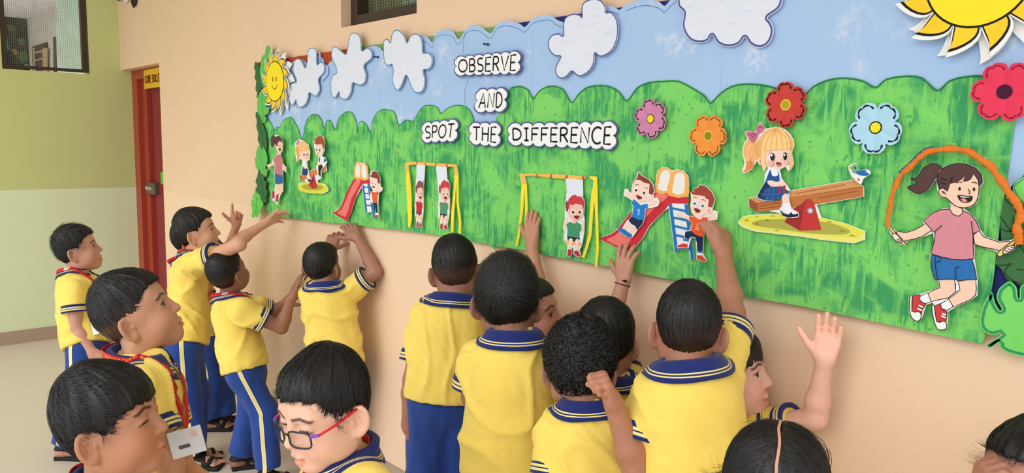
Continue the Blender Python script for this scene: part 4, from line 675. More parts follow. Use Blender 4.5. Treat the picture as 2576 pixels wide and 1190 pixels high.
sr = swing(ZD, .040, 'large yellow paper swing frame with one seat under the hand', [(120, 76), (300, 76), (600, 86), (880, 108), (874, 142), (640, 138), (480, 128), (300, 100), (182, 104), (202, 190), (146, 192)],
 [[(148, 195), (182, 192), (168, 470), (150, 600), (120, 830), (98, 914), (76, 904), (104, 760), (132, 520), (136, 350)], [(178, 192), (208, 196), (218, 480), (200, 620), (180, 700), (186, 480)], [(955, 250), (990, 252), (975, 480), (950, 800), (910, 930), (870, 1052), (838, 1040), (880, 930), (920, 760), (935, 480)], [(985, 252), (1022, 255), (1025, 480), (1036, 850), (1036, 960), (1018, 1154), (988, 1150), (1004, 960), (1004, 800), (990, 480), (978, 350)], [(930, 104), (1015, 112), (1024, 255), (968, 255), (972, 152), (930, 130)]],
 [[(320, 78), (336, 80), (334, 122), (312, 124)], [(480, 84), (496, 84), (494, 130), (468, 128)], [(662, 94), (680, 94), (678, 136), (640, 134)], [(850, 106), (868, 108), (866, 148), (836, 140)]], [[(655, 132), (852, 146), (860, 420), (676, 400)]])
def swinger(Z, off, lb, T, shirt, hair, girl=False):
    """a child on a swing seat; T maps drawing coordinates of the large swing onto the place"""
    P = lambda pts: [T(x, y) for x, y in pts]
    L = [('rope_sheet', P([(662, 300), (850, 320), (830, 880), (632, 840)]), (230, 234, 244), 0), ('hair_back', P([(650, 420), (672, 380), (690, 480), (680, 520), (655, 500)]), (124, 70, 90), 0), ('seat', P([(632, 835), (660, 855), (840, 876), (836, 910), (700, 895), (650, 880)]), (246, 176, 92), 0),
     ('arm', P([(640, 610), (660, 584), (684, 594), (672, 660), (650, 725), (626, 712)]), SK2, 0), ('arm', P([(838, 602), (866, 610), (862, 740), (842, 760), (832, 700)]), SK2, 0), ('shorts', P([(672, 800), (815, 820), (808, 866), (680, 850)]), (34, 40, 58), 0),
     ('leg', P([(690, 830), (715, 818), (738, 834), (720, 950), (684, 948)]), SK2, 0), ('leg', P([(766, 840), (790, 826), (812, 844), (800, 960), (758, 962)]), SK2, 0), ('shoe', P([(680, 950), (716, 950), (720, 1000), (705, 1030), (672, 1022)]), (194, 46, 70), 0), ('shoe', P([(752, 966), (796, 966), (824, 1030), (800, 1036), (752, 1004)]), (194, 46, 70), 0),
     ('shirt', P([(662, 660), (700, 632), (740, 650), (780, 635), (830, 665), (836, 730), (812, 740), (810, 818), (670, 800), (676, 720)]), shirt, 0), ('face', P([(690, 440), (740, 430), (840, 440), (856, 500), (848, 570), (800, 615), (770, 625), (772, 650), (730, 648), (730, 615), (690, 570), (682, 500)]), (246, 192, 174)),
     ('hair', P(hair), (206, 62, 70) if not girl else (146, 80, 84), 0)] + boyface(T(740, 522), T(815, 522), abs(T(765, 0)[0] - T(740, 0)[0]) * .95, (50, 60, 60), P([(748, 565), (812, 562), (796, 596), (768, 596)]))
    return cut('paper_boy' if not girl else 'paper_child', P([(660, 340), (690, 360), (740, 318), (820, 330), (864, 372), (870, 440), (860, 560), (870, 610), (866, 750), (840, 905), (812, 960), (830, 1036), (800, 1044), (744, 1008), (742, 920), (722, 950), (724, 1005), (708, 1036), (664, 1026), (674, 900), (628, 850), (648, 730), (620, 714), (645, 600), (645, 430)]), off, lb, L, Z, smooth=0)
HB = [(680, 480), (676, 420), (690, 370), (730, 330), (765, 320), (790, 345), (815, 335), (850, 365), (866, 400), (862, 470), (850, 480), (848, 440), (800, 425), (760, 420), (735, 445), (700, 430), (695, 490)]
swinger(ZD, .046, 'paper boy cutout in green shirt on the large swing', lambda x, y: (x, y), (70, 150, 106), HB)
k_ = .62
swinger(ZC, .046, 'small paper boy cutout in green shirt on the small swing', lambda x, y: (1530 + (x - 640) * .67, 395 + (y - 320) * .945), (80, 152, 112), HB)
swinger(ZC, .046, 'small paper child cutout in red shirt on the small swing', lambda x, y: (1212 + (x - 640) * .50, 400 + (y - 320) * .90), (198, 44, 62), HB, True)
# ---- small skipping girl by the leaf border
cut('paper_girl', [(246, 200), (262, 104), (305, 98), (350, 98), (398, 145), (405, 210), (398, 295), (372, 336), (400, 410), (402, 450), (446, 505), (444, 566), (400, 530), (404, 700), (404, 795), (366, 860), (336, 972), (314, 955), (312, 840), (304, 930), (272, 918), (258, 800), (300, 785), (312, 700), (298, 580), (300, 470), (240, 500), (230, 536), (204, 468), (270, 450), (284, 395), (318, 338), (345, 318), (318, 270), (300, 210), (275, 260)], .050, 'small paper cutout of a brown haired girl in pink top without rope', [
 ('leg', [(318, 700), (362, 700), (356, 780), (320, 826), (298, 812), (326, 760)], SK, 0), ('leg', [(364, 700), (402, 698), (400, 790), (364, 852), (338, 832), (360, 770)], SK, 0), ('shoe', [(264, 800), (298, 790), (302, 880), (298, 926), (274, 914)], (178, 64, 80), 0), ('shoe', [(320, 842), (350, 832), (346, 930), (332, 966), (318, 950)], (178, 64, 80), 0), ('shoe_toe', [(274, 890), (300, 880), (298, 926), (276, 914)], (240, 236, 238), 0), ('shoe_toe', [(320, 930), (346, 925), (332, 966), (318, 950)], (240, 236, 238), 0),
 ('arm', [(288, 425), (302, 458), (240, 495), (230, 530), (210, 470), (270, 455)], SK, 0), ('arm', [(394, 450), (440, 508), (440, 560), (390, 522)], SK, 0), ('shorts', [(303, 570), (396, 595), (402, 698), (352, 710), (310, 705)], (52, 104, 164), 0), ('shirt', [(286, 400), (320, 342), (350, 336), (380, 350), (400, 420), (396, 460), (392, 602), (300, 575), (306, 450), (292, 442)], (206, 124, 134), 0), ('neck', [(340, 310), (362, 320), (362, 345), (342, 345)], SK, 0),
 ('face', [(325, 230), (345, 170), (400, 185), (396, 290), (370, 332), (345, 312), (330, 280), (312, 250)], SK), ('ponytail', [(250, 200), (262, 112), (296, 102), (306, 150), (300, 205), (272, 255)], (92, 66, 62)), ('hair', [(306, 205), (312, 120), (350, 103), (394, 150), (402, 205), (384, 170), (366, 192), (368, 165), (345, 190), (330, 235), (315, 228)], (92, 66, 62), 0), ('mouth', [(350, 264), (378, 266), (374, 292), (360, 296)], (120, 46, 44)), ('eye', ell(352, 232, 4, 9, 8), (50, 34, 32), 0), ('eye', ell(382, 236, 4, 9, 8), (50, 34, 32), 0)], ZB, smooth=0)
# ---- small seesaw by the leaf border
cut('paper_seesaw', [(588, 750), (600, 700), (700, 684), (604, 640), (606, 590), (940, 472), (952, 545), (830, 600), (840, 690), (930, 710), (970, 760), (965, 800), (900, 830), (760, 828), (620, 795)], .040, 'small paper cutout of a seesaw on round yellow ground near the border', [
 ('ground', ell(778, 757, 188, 72, 30, .06), (222, 222, 76), 0), ('ground_patch', ell(775, 748, 135, 40, 24, .05), (178, 172, 66), 0), ('plank', [(610, 595), (930, 480), (945, 545), (640, 672), (610, 630)], (214, 134, 78), 0), ('plank_end', [(610, 595), (640, 620), (640, 672), (610, 632)], (176, 96, 60), 0), ('fulcrum', [(724, 722), (760, 640), (790, 582), (835, 756), (770, 768)], (190, 56, 60), 0)], ZB, smooth=0)
g2 = cut('paper_girl', [(560, 340), (556, 190), (600, 150), (650, 160), (722, 215), (740, 300), (735, 410), (700, 420), (712, 500), (740, 610), (765, 665), (740, 695), (705, 668), (700, 600), (640, 600), (636, 520), (650, 420), (620, 390), (575, 440)], .047, 'small paper cutout of a blonde girl in navy skirt on the small seesaw', [
 ('headband', [(640, 165), (700, 190), (734, 260), (728, 300), (690, 230)], (140, 176, 226), 0), ('ponytail', [(565, 250), (600, 240), (618, 330), (595, 420), (574, 436), (585, 370), (565, 310)], (236, 168, 104)), ('hair', [(600, 260), (620, 190), (655, 168), (705, 210), (728, 290), (732, 400), (718, 410), (710, 300), (630, 310), (625, 380), (605, 340)], (244, 196, 124)), ('face', [(626, 305), (714, 298), (718, 370), (690, 412), (655, 410), (630, 370)], SK2), ('bow', [(565, 205), (595, 155), (615, 170), (605, 215), (580, 232)], (216, 140, 168), 0),
 ('shirt', [(655, 425), (690, 420), (706, 480), (700, 510), (650, 500)], (236, 240, 246), 0), ('skirt', [(650, 490), (705, 515), (718, 560), (705, 600), (642, 596)], (40, 66, 120), 0), ('arm', [(660, 490), (712, 490), (718, 512), (665, 518)], SK2, 0), ('leg', [(708, 580), (730, 575), (738, 620), (716, 624)], SK2, 0), ('shoe', [(712, 630), (745, 640), (764, 664), (742, 690), (716, 668)], (58, 56, 70), 0), ('sock', [(716, 618), (738, 614), (752, 650), (726, 652)], (240, 240, 246), 0), ('eye', ell(666, 345, 6, 16, 10), (46, 36, 36), 0), ('eye', ell(704, 342, 5, 15, 10), (46, 36, 36), 0), ('mouth', [(684, 375), (700, 376), (692, 388)], (150, 50, 50), 0)], ZB, smooth=0)
g3 = cut('paper_boy', [(790, 180), (830, 108), (900, 108), (925, 180), (920, 290), (890, 360), (930, 380), (955, 430), (930, 480), (880, 540), (885, 640), (850, 660), (800, 620), (840, 590), (815, 490), (845, 440), (850, 362), (808, 320), (792, 240)], .047, 'small paper cutout of a boy in dark trousers on the small seesaw', [
 ('school_bag', [(905, 380), (945, 400), (948, 432), (915, 436)], (60, 110, 160), 0), ('shirt', [(845, 370), (890, 358), (918, 390), (905, 460), (850, 455)], (236, 238, 244), 0), ('trousers', [(845, 480), (890, 460), (902, 500), (874, 540), (876, 630), (850, 625), (846, 530)], (46, 44, 50), 0), ('arm', [(826, 440), (860, 430), (900, 440), (895, 466), (845, 475)], SK2, 0), ('tie', [(858, 370), (868, 370), (866, 430), (856, 432)], (70, 50, 70), 0), ('shoe', [(812, 605), (850, 595), (876, 622), (858, 646), (820, 622)], (230, 230, 236), 0),
 ('face', [(806, 215), (860, 215), (916, 225), (914, 290), (880, 345), (840, 355), (808, 310)], SK2), ('hair', [(796, 205), (805, 150), (840, 110), (890, 112), (920, 170), (922, 250), (905, 285), (895, 220), (870, 210), (840, 218), (812, 212)], (168, 84, 58), 0), ('eye', ell(826, 282, 5, 16, 10), (46, 36, 36), 0), ('eye', ell(864, 286, 6, 17, 10), (46, 36, 36), 0), ('mouth', [(832, 318), (854, 320), (842, 334)], (150, 50, 50), 0)], ZB, smooth=0)
for o in bpy.data.objects:
    if '_o' in o.keys(): del o['_o']
# ================================================================ people: smooth distance fields turned into meshes
f32 = np.float32
class Grid:
    def __init__(s, lo, hi, h):
        s.h = h; s.lo = np.asarray(lo, float) - 2.5 * h; n = np.ceil((np.asarray(hi) - s.lo) / h + 3.5).astype(int)
        s.ax = [(s.lo[i] + h * np.arange(n[i])).astype(f32) for i in range(3)]; s.f = np.full(n, .5, f32)
    def _sl(s, lo, hi, m):
        out = []
        for i in range(3):
            a = int(np.floor((lo[i] - m - s.lo[i]) / s.h)); b = int(np.ceil((hi[i] + m - s.lo[i]) / s.h)) + 1
            out.append(slice(max(a, 0), min(max(b, 0), len(s.ax[i]))))
        return tuple(out)
    def _xyz(s, sl): return s.ax[0][sl[0]][:, None, None], s.ax[1][sl[1]][None, :, None], s.ax[2][sl[2]][None, None, :]
    def op(s, fn, lo, hi, k, mode='add'):
        sl = s._sl(lo, hi, k + 2.5 * s.h)
        if any(q.stop <= q.start for q in sl): return
        d = fn(*s._xyz(sl)).astype(f32); a = s.f[sl]
        if mode == 'sub': d = -d
        if mode == 'add':
            hh = np.clip(.5 + .5 * (d - a) / k, 0, 1); s.f[sl] = d * (1 - hh) + a * hh - k * hh * (1 - hh)
        else:
            hh = np.clip(.5 - .5 * (d - a) / k, 0, 1); s.f[sl] = d * (1 - hh) + a * hh + k * hh * (1 - hh)
    def cone(s, p, r, q, r2, k=.012, mode='add', cut=None):
        p = np.asarray(p, float); q = np.asarray(q, float); d = q - p; L2 = max(float(d @ d), 1e-9); R = max(r, r2)
        def fn(x, y, z):
            px, py, pz = x - f32(p[0]), y - f32(p[1]), z - f32(p[2])
            t = np.clip((px * f32(d[0]) + py * f32(d[1]) + pz * f32(d[2])) / f32(L2), 0, 1)
            o = np.sqrt((px - t * f32(d[0])) ** 2 + (py - t * f32(d[1])) ** 2 + (pz - t * f32(d[2])) ** 2) - (r + t * f32(r2 - r))
            if cut is not None:
                cp, cn = cut; o = np.maximum(o, (x - f32(cp[0])) * f32(cn[0]) + (y - f32(cp[1])) * f32(cn[1]) + (z - f32(cp[2])) * f32(cn[2]))
            return o
        s.op(fn, np.minimum(p, q) - R, np.maximum(p, q) + R, k, mode)
    def chain(s, pts, rad, k=.012, **kw):
        for i in range(len(pts) - 1): s.cone(pts[i], rad[i], pts[i + 1], rad[i + 1], k, **kw)
    def ell(s, c, r, A=None, k=.012, mode='add', fmod=None):
        c = np.asarray(c, float); A = np.eye(3) if A is None else np.asarray(A, float); r = np.asarray(r, float)
        ext = np.sqrt(((A * r[:, None]) ** 2).sum(0))
        def fn(x, y, z):
            px, py, pz = x - f32(c[0]), y - f32(c[1]), z - f32(c[2]); k0 = 0; k1 = 0
            for i in range(3):
                q = (px * f32(A[i, 0]) + py * f32(A[i, 1]) + pz * f32(A[i, 2])) / f32(r[i]); k0 = k0 + q * q; k1 = k1 + (q / f32(r[i])) ** 2
            k0 = np.sqrt(k0); return k0 * (k0 - 1) / (np.sqrt(k1) + 1e-6)
        s.op(fn, c - ext, c + ext, k, mode)
    def plane(s, p, n, k=.004):      # keep the side the normal points away from
        sl = tuple(slice(0, len(a)) for a in s.ax); x, y, z = s._xyz(sl)
        d = ((x - f32(p[0])) * f32(n[0]) + (y - f32(p[1])) * f32(n[1]) + (z - f32(p[2])) * f32(n[2])) + 0 * s.f
        hh = np.clip(.5 - .5 * (d - s.f) / k, 0, 1); s.f = (d * (1 - hh) + s.f * hh + k * hh * (1 - hh)).astype(f32)
    def mesh(s):
        f = s.f; neg = f < 0; n = np.array(f.shape) - 1
        c = [(i, j, k) for i in (0, 1) for j in (0, 1) for k in (0, 1)]
        cnt = sum(neg[i:n[0] + i, j:n[1] + j, k:n[2] + k].astype(np.int8) for i, j, k in c)
        I = np.argwhere((cnt > 0) & (cnt < 8))
        if len(I) == 0: return np.zeros((0, 3)), np.zeros((0, 4), int)
        cv = np.stack([f[I[:, 0] + i, I[:, 1] + j, I[:, 2] + k] for i, j, k in c], 1); ca = np.array(c, float)
        acc = np.zeros((len(I), 3)); num = np.zeros(len(I))
        for a in range(8):
            for b in range(a + 1, 8):
                if np.abs(ca[a] - ca[b]).sum() != 1: continue
                m = (cv[:, a] < 0) != (cv[:, b] < 0); t = np.where(m, cv[:, a] / np.where(m, cv[:, a] - cv[:, b], 1), 0)
                acc += np.where(m[:, None], ca[a] + t[:, None] * (ca[b] - ca[a]), 0); num += m
        V = s.lo + s.h * (I + acc / num[:, None])
        idx = np.full(n, -1, np.int64); idx[I[:, 0], I[:, 1], I[:, 2]] = np.arange(len(I)); Q = []
        for ax in range(3):
            o1, o2 = [(1, 2), (2, 0), (0, 1)][ax]
            a = [slice(None)] * 3; b = [slice(None)] * 3; a[ax] = slice(0, -1); b[ax] = slice(1, None)
            ch = neg[tuple(a)] != neg[tuple(b)]; E = np.argwhere(ch); E = E[(E[:, o1] > 0) & (E[:, o2] > 0)]
            E = E[(E[:, o1] < n[o1]) & (E[:, o2] < n[o2])]
            if len(E) == 0: continue
            def g(d1, d2): e = E.copy(); e[:, o1] -= d1; e[:, o2] -= d2; return idx[e[:, 0], e[:, 1], e[:, 2]]
            q = np.stack([g(1, 1), g(0, 1), g(0, 0), g(1, 0)], 1); fl = ~neg[E[:, 0], E[:, 1], E[:, 2]]; q[fl] = q[fl][:, ::-1]; Q.append(q)
        Q = np.vstack(Q); Q = Q[(Q >= 0).all(1)]; return V, Q
def vnormals(V, Q):
    n = np.cross(V[Q[:, 2]] - V[Q[:, 0]], V[Q[:, 3]] - V[Q[:, 1]]); N = np.zeros_like(V)
    for k in range(4): np.add.at(N, Q[:, k], n)
    return N / (np.linalg.norm(N, axis=1)[:, None] + 1e-12)
def sinnoise(P, sc, seed, n=6):
    r = np.random.RandomState(seed); o = np.zeros(len(P))
    for _ in range(n): k = r.normal(size=3) * sc; o += np.sin(P @ k + r.uniform(0, 6.28))
    return o / n
def pt_seg(P, a, b):
    a = np.asarray(a, float); b = np.asarray(b, float); d = b - a; t = np.clip((P - a) @ d / (d @ d), 0, 1); return np.linalg.norm(P - a - t[:, None] * d, axis=1)

def skin_mat():
    m = mat('skin', (190, 140, 110), .5, 0, 50, .06, 500, .35); nt = m.node_tree; b = nt.nodes['Principled BSDF']
    a = nt.nodes.new('ShaderNodeAttribute'); a.attribute_name = 'Col'; nt.links.new(a.outputs['Color'], b.inputs['Base Color'])
    b.inputs['Subsurface Weight'].default_value = .12; b.inputs['Subsurface Radius'].default_value = (.012, .005, .003); b.inputs['Subsurface Scale'].default_value = .4; return m
def hair_mat(name, c, rough):
    m = mat(name, c, rough, .35, 120, 0, spec=.5); nt = m.node_tree; b = nt.nodes['Principled BSDF']; return m
def knit_mat(name, c, var):
    m = mat(name, c, .85, var, 9, .25, 900, .15, .15); return m
def hair_attr():
    m = mat('black_hair', (13, 12, 13), .45, 0, 120, 0, spec=.4); nt = m.node_tree; a = nt.nodes.new('ShaderNodeAttribute'); a.attribute_name = 'Col'; nt.links.new(a.outputs['Color'], nt.nodes['Principled BSDF'].inputs['Base Color']); return m
M_skin = skin_mat(); M_hair = hair_attr(); M_hairc = hair_mat('black_hair_strand', (14, 13, 14), .42)
M_shirt = knit_mat('yellow_knit', (247, 219, 108), .05); M_navy = knit_mat('navy_knit', (34, 46, 112), .08); M_pants = knit_mat('blue_trouser_cloth', (42, 72, 148), .07)
M_stripe = knit_mat('pale_yellow_stripe', (240, 222, 140), .03); M_lany = mat('red_lanyard', (208, 34, 40), .5, .06, 60); M_sandal = mat('black_sandal', (26, 25, 27), .6, .1, 60, .2, 300)
M_eye_w = mat('eye_white', (232, 228, 224), .15, .02, spec=.6); M_iris = mat('eye_iris', (38, 22, 16), .1, .1, spec=.8)
M_card = mat('card_plastic', (214, 218, 222), .2, .04, 30, spec=.6)

EAR = np.array([.073, -.012, -.014])
def head_field(h, mouth, lids, ears=True, neck=None, smile=0.0):
    g = Grid((-.105, -.115, -.175), (.105, .125, .135), h)
    g.ell((0, -.012, .030), (.0715, .0885, .083)); g.ell((0, .018, -.012), (.064, .068, .075), k=.03)
    g.ell((0, .036, -.048), (.050, .048, .052), k=.03); g.ell((0, .062, -.086), (.024, .020, .017), k=.028)
    g.ell((0, .060, .038), (.052, .026, .038), k=.03)                                   # forehead
    for sx in (-1, 1):
        g.ell((sx * .036, .056, -.036 + .004 * smile), (.024 + .003 * smile, .024, .024), k=.025)               # cheek
        g.ell((sx * .047, .010, -.058), (.016, .034, .022), k=.03)                        # jaw
        g.ell((sx * .031, .098, .006), (.021, .020, .0125), k=.014, mode='sub')            # eye socket
        g.ell((sx * .0305, .0718, .004), (.0165, .0158, .0145), k=.005)                  # lids
        g.cone((sx * .014, .084, .021), .0052, (sx * .044, .077, .022), .0042, .010)      # brow
    g.cone((0, .085, .012), .0065, (0, .0985, -.024), .0095, .010); g.ell((0, .0985, -.0265), (.0095, .0095, .0085), k=.007)
    for sx in (-1, 1):
        g.ell((sx * .0108, .0895, -.0295), (.0072, .0085, .0065), k=.006); g.ell((sx * .0056, .0955, -.0365), (.0032, .0042, .003), k=.003, mode='sub')
    ml = .0035 * smile
    g.chain([(-.019 - ml, .0765, -.0585 + ml), (-.007, .0885, -.0555), (0, .0890, -.0570), (.007, .0885, -.0555), (.019 + ml, .0765, -.0585 + ml)], [.0035, .0058, .0058, .0058, .0035], .006)
    lo = -.0665 - .006 * mouth
    g.chain([(-.016, .0770, lo + .004), (0, .0865, lo), (.016, .0770, lo + .004)], [.0042, .0068, .0042], .007)
    g.cone((-.018 - ml, .080, -.0615 + ml), .0014, (0, .0955, -.0622 - .003 * mouth), .0022 + .004 * mouth, .003, mode='sub'); g.cone((0, .0955, -.0622 - .003 * mouth), .0022 + .004 * mouth, (.018 + ml, .080, -.0615 + ml), .0014, .003, mode='sub')
    for sx in (-1, 1):                                                                  # lid opening shows the eyeball
        if lids > .12: g.ell((sx * .0310, .0890, .0035 - (1 - lids) * .004), (.0142, .013, .0078 * lids), k=.002, mode='sub')
    if ears:
        for sx in (-1, 1):
            A = np.stack([unit([sx * .84, .54, 0]), unit([-sx * .54, .84, .12]), unit([sx * .06, -.10, .99])])
            e = EAR * np.array([sx, 1, 1]) + np.array([sx * .006, -.004, .004]); W = lambda n_, t_, u_: e + A[0] * n_ + A[1] * t_ + A[2] * u_
            g.ell(e, (.0070, .0215, .0315), A, .006); g.ell(W(-.001, .008, -.026), (.0065, .010, .011), A, .008)
            g.ell(W(.0075, .004, .000), (.0110, .0158, .0245), A, .0015, 'sub'); g.cone(W(-.003, -.006, .015), .0040, W(-.003, -.006, -.010), .0038, .002); g.cone(W(-.003, -.006, .006), .0032, W(-.003, .006, .010), .0028, .002)
            g.ell(W(.002, .0165, -.005), (.0045, .0045, .007), A, .004); g.ell(W(-.002, .004, -.024), (.006, .011, .010), A, .006)
    nb = np.array([0, -.035, -.15]) if neck is None else np.asarray(neck)
    g.cone((0, -.022, -.045), .044, nb, .043, .022)
    return g
def side_poly(P, yz):
    """2-D signed distance to a polygon drawn in the side view (y forward, z up)"""
    y, z = yz; P = np.asarray(P, float); d = np.full(np.broadcast(y, z).shape, 1e9, f32); ins = np.zeros(d.shape, bool)
    for i in range(len(P)):
        a, b = P[i], P[(i + 1) % len(P)]; e = b - a; wy, wz = y - a[0], z - a[1]
        t = np.clip((wy * e[0] + wz * e[1]) / (e @ e), 0, 1); d = np.minimum(d, (wy - t * e[0]) ** 2 + (wz - t * e[1]) ** 2)
        c = ((a[1] <= z) != (b[1] <= z)) & (wy < e[0] * wz / (e[1] if e[1] != 0 else 1e-9)); ins ^= c
    return np.where(ins, -1, 1) * np.sqrt(d)
HAIRLINE = dict(
 short=[(.15, .058), (.080, .060), (.060, .052), (.050, .030), (.040, .026), (.034, -.012), (.022, -.012), (.018, .016), (-.012, .022), (-.030, .010), (-.036, -.034), (-.060, -.062), (-.15, -.066), (-.15, .2), (.15, .2)],
 fringe=[(.15, .036), (.086, .034), (.066, .036), (.050, .026), (.042, .010), (.036, -.022), (.022, -.024), (.016, .012), (-.012, .020), (-.030, .010), (-.036, -.034), (-.060, -.066), (-.15, -.07), (-.15, .2), (.15, .2)],
 bowl=[(.15, .028), (.09, .026), (.066, .024), (.050, .012), (.042, -.030), (.020, -.045), (-.010, -.050), (-.04, -.062), (-.15, -.075), (-.15, .2), (.15, .2)],
 girl=[(.15, .062), (.080, .064), (.060, .054), (.048, .030), (.036, .010), (.020, .006), (-.012, .018), (-.030, .004), (-.04, -.06), (-.06, -.085), (-.15, -.09), (-.15, .2), (.15, .2)])
def hair_field(h, style, th, rough):
    g = Grid((-.11, -.14, -.11), (.11, .13, .16), h); side, top, back = th
    g.ell((0, -.014, .032 + top * .25), (.0715 + side, .090 + back, .084 + top * .75), k=.01)
    if style in ('bowl', 'fringe'): g.ell((0, .034, .052), (.064 + side * .5, .057, .050 + top * .4), k=.02)
    else: g.ell((0, .030, .060), (.058 + side * .5, .066, .044 + top * .6), k=.02)
    sl = tuple(slice(0, len(a)) for a in g.ax); x, y, z = g._xyz(sl)
    ay = np.abs(x)
    wob = rough * (np.sin(x * 260) * .0022 + np.sin(x * 97 + 1.3) * .002)
    d = side_poly(HAIRLINE[style], (y + 0 * x + .0 * z, z + wob * (y > .03) + 0 * y))
    k = .006; hh = np.clip(.5 - .5 * (d - g.f) / k, 0, 1); g.f = (d * (1 - hh) + g.f * hh + k * hh * (1 - hh)).astype(f32)
    return g
def strand_mesh(P, N, whorl, n, length, lift, curl, w, seed, part=False, swirl=.5):
    r = np.random.RandomState(seed); I = r.randint(0, len(P), n); p = P[I] - N[I] * .0006; nn = N[I]
    if part: fl = np.stack([np.sign(p[:, 0]) * .9, -.35 + 0 * p[:, 0], -.25 + 0 * p[:, 0]], 1)
    else:
        fl = p - whorl; dist = np.linalg.norm(fl, axis=1)[:, None]; fl = fl / (dist + 1e-6)
        ang = swirl; fl = fl + ang * np.cross(nn, fl)
    fl = fl - nn * (fl * nn).sum(1)[:, None]; fl += r.normal(size=fl.shape) * (.10 + .5 * curl); fl -= nn * (fl * nn).sum(1)[:, None]; fl /= np.linalg.norm(fl, axis=1)[:, None] + 1e-9
    sd = np.cross(nn, fl); L = length * (r.uniform(.6, 1.2, n) * np.where((p[:, 1] > .05) | (p[:, 2] < .0), .4, 1.0))[:, None]; K = 5; V = []; F4 = []
    lf = lift * r.uniform(.3, 1.3, n)[:, None]; ph = r.uniform(0, 6.28, n)[:, None]
    rows = []
    for k in range(K):
        t = k / (K - 1); pos = p + fl * L * t + nn * (lf * L * (t - .75 * t * t) * 1.6 + .0016 * 0)
        pos = pos - nn * (L * t) ** 2 * 6.0 * (1 - min(lift * 1.2, .9))
        if curl: pos = pos + (sd * np.sin(t * 5 + ph) + nn * (1 + np.cos(t * 5 + ph)) * .7) * curl * .0095
        wd = w * (1 - .85 * t) * .5
        rows += [pos - sd * wd, pos + nn * wd * .8, pos + sd * wd]
    V = np.stack(rows, 1); m = 3 * K; base = (np.arange(n) * m)[:, None]
    q = []
    for k in range(K - 1):
        for a, b in ((0, 1), (1, 2)): q.append([3 * k + a, 3 * k + b, 3 * k + 3 + b, 3 * k + 3 + a])
    F4 = (base[:, :, None] + np.array(q)[None]).reshape(-1, 4); return V.reshape(-1, 3), F4

def hand_prims(g, wr, fd, pn, right, s, pose):
    """palm, four fingers and a thumb; returns nothing, adds to the field"""
    fd = unit(fd); pn = unit(pn - fd * np.dot(pn, fd)); th = np.cross(fd, pn) * (1 if right else -1)
    W = lambda a, b, c: wr + (fd * a + th * b + pn * c) * s
    X = [.0240, .0080, -.0080, -.0225]; PL = [.062, .065, .061, .054]; FL = [.054, .060, .056, .044]; SP = [8, 1.5, -5, -13]
    for i in range(4): g.cone(W(.006, X[i] * .55, 0), .0125 * s, W(PL[i] - .006, X[i], 0), .0098 * s, .010)
    g.ell(W(.028, .017, .006), np.array([.024, .013, .011]) * s, np.stack([fd, th, pn]), .012)
    sp = pose.get('spread', 1.0); cu = pose.get('curl', [(10, 12, 8)] * 4)
    for i in range(4):
        a = math.radians(SP[i] * sp); base = fd * math.cos(a) + th * math.sin(a); p = W(PL[i] - .004, X[i], 0); ang = 0; r0 = .0079 - .0006 * (i == 3)
        for k, fr in enumerate((.44, .31, .25)):
            ang += math.radians(cu[i][k]); dr = base * math.cos(ang) + pn * math.sin(ang); q = p + dr * FL[i] * fr * s
            g.cone(p, (r0 - .0006 * k) * s, q, (r0 - .0006 * (k + 1)) * s, .0035); p = q
    to, tc = pose.get('thumb', (40, 10)); a = math.radians(to); p = W(.014, .020, .004); dr = fd * math.cos(a) + th * math.sin(a); ang = math.radians(tc) * .6
    for k, (ln, rr) in enumerate(((.030, .0105), (.024, .0088), (.020, .0080))):
        dd = dr * math.cos(ang) + pn * math.sin(ang); dd = dd * math.cos(.12 * k) + fd * math.sin(.12 * k); q = p + unit(dd) * ln * s * pose.get('tlen', 1); g.cone(p, rr * s, q, (rr - .0012) * s, .006); p = q; ang += math.radians(tc) * .5
FLAT = dict(spread=.6, curl=[(6, 6, 4)] * 4, thumb=(42, 5)); RELAX = dict(spread=.4, curl=[(22, 28, 18), (28, 30, 20), (32, 32, 20), (34, 34, 22)], thumb=(30, 25))
FIST = dict(spread=.1, curl=[(80, 95, 55)] * 4, thumb=(25, 45), tlen=.62); POINT = dict(spread=.3, curl=[(2, 4, 3), (70, 90, 50), (75, 90, 50), (78, 90, 50)], thumb=(55, 10))
OPEN = dict(spread=1.35, curl=[(8, 12, 10), (10, 14, 10), (14, 18, 12), (14, 18, 12)], thumb=(52, 12)); CUP = dict(spread=.8, curl=[(18, 26, 18), (20, 30, 20), (24, 32, 22), (26, 34, 22)], thumb=(48, 20))
OPENP = dict(spread=.55, curl=[(10, 12, 8), (12, 12, 8), (12, 14, 8), (14, 16, 10)], thumb=(46, 8))
PINCH = dict(spread=.2, curl=[(40, 35, 20), (44, 38, 22), (60, 55, 30), (70, 60, 40)], thumb=(12, 28))
HOLD = dict(spread=.3, curl=[(50, 55, 35)] * 4, thumb=(50, 35))
def bvh_of(parts):
    V = np.vstack([p[0] for p in parts]); Fc = []; n = 0
    for v, q in parts: Fc += (np.asarray(q) + n).tolist(); n += len(v)
    return BVHTree.FromPolygons(V.tolist(), Fc)
def pushout(bv, p, gap, pull=None):
    loc, nr, i, dist = bv.find_nearest(Vector(p))
    if loc is None: return np.array(p)
    dd = (Vector(p) - loc).dot(nr)
    if dd < gap: return np.array(loc + nr * gap)
    if pull is not None and dist > pull: return np.array(loc) + (np.array(p) - np.array(loc)) * (pull / dist)
    return np.array(p)
def gridquads(nu, nv, closed=False):
    return [(i * nv + j, i * nv + j + 1, ((i + 1) % nu) * nv + j + 1, ((i + 1) % nu) * nv + j) for i in range(nu if closed else nu - 1) for j in range(nv - 1)]
UP = np.array([0, 0, 1.0])
NP = [0]
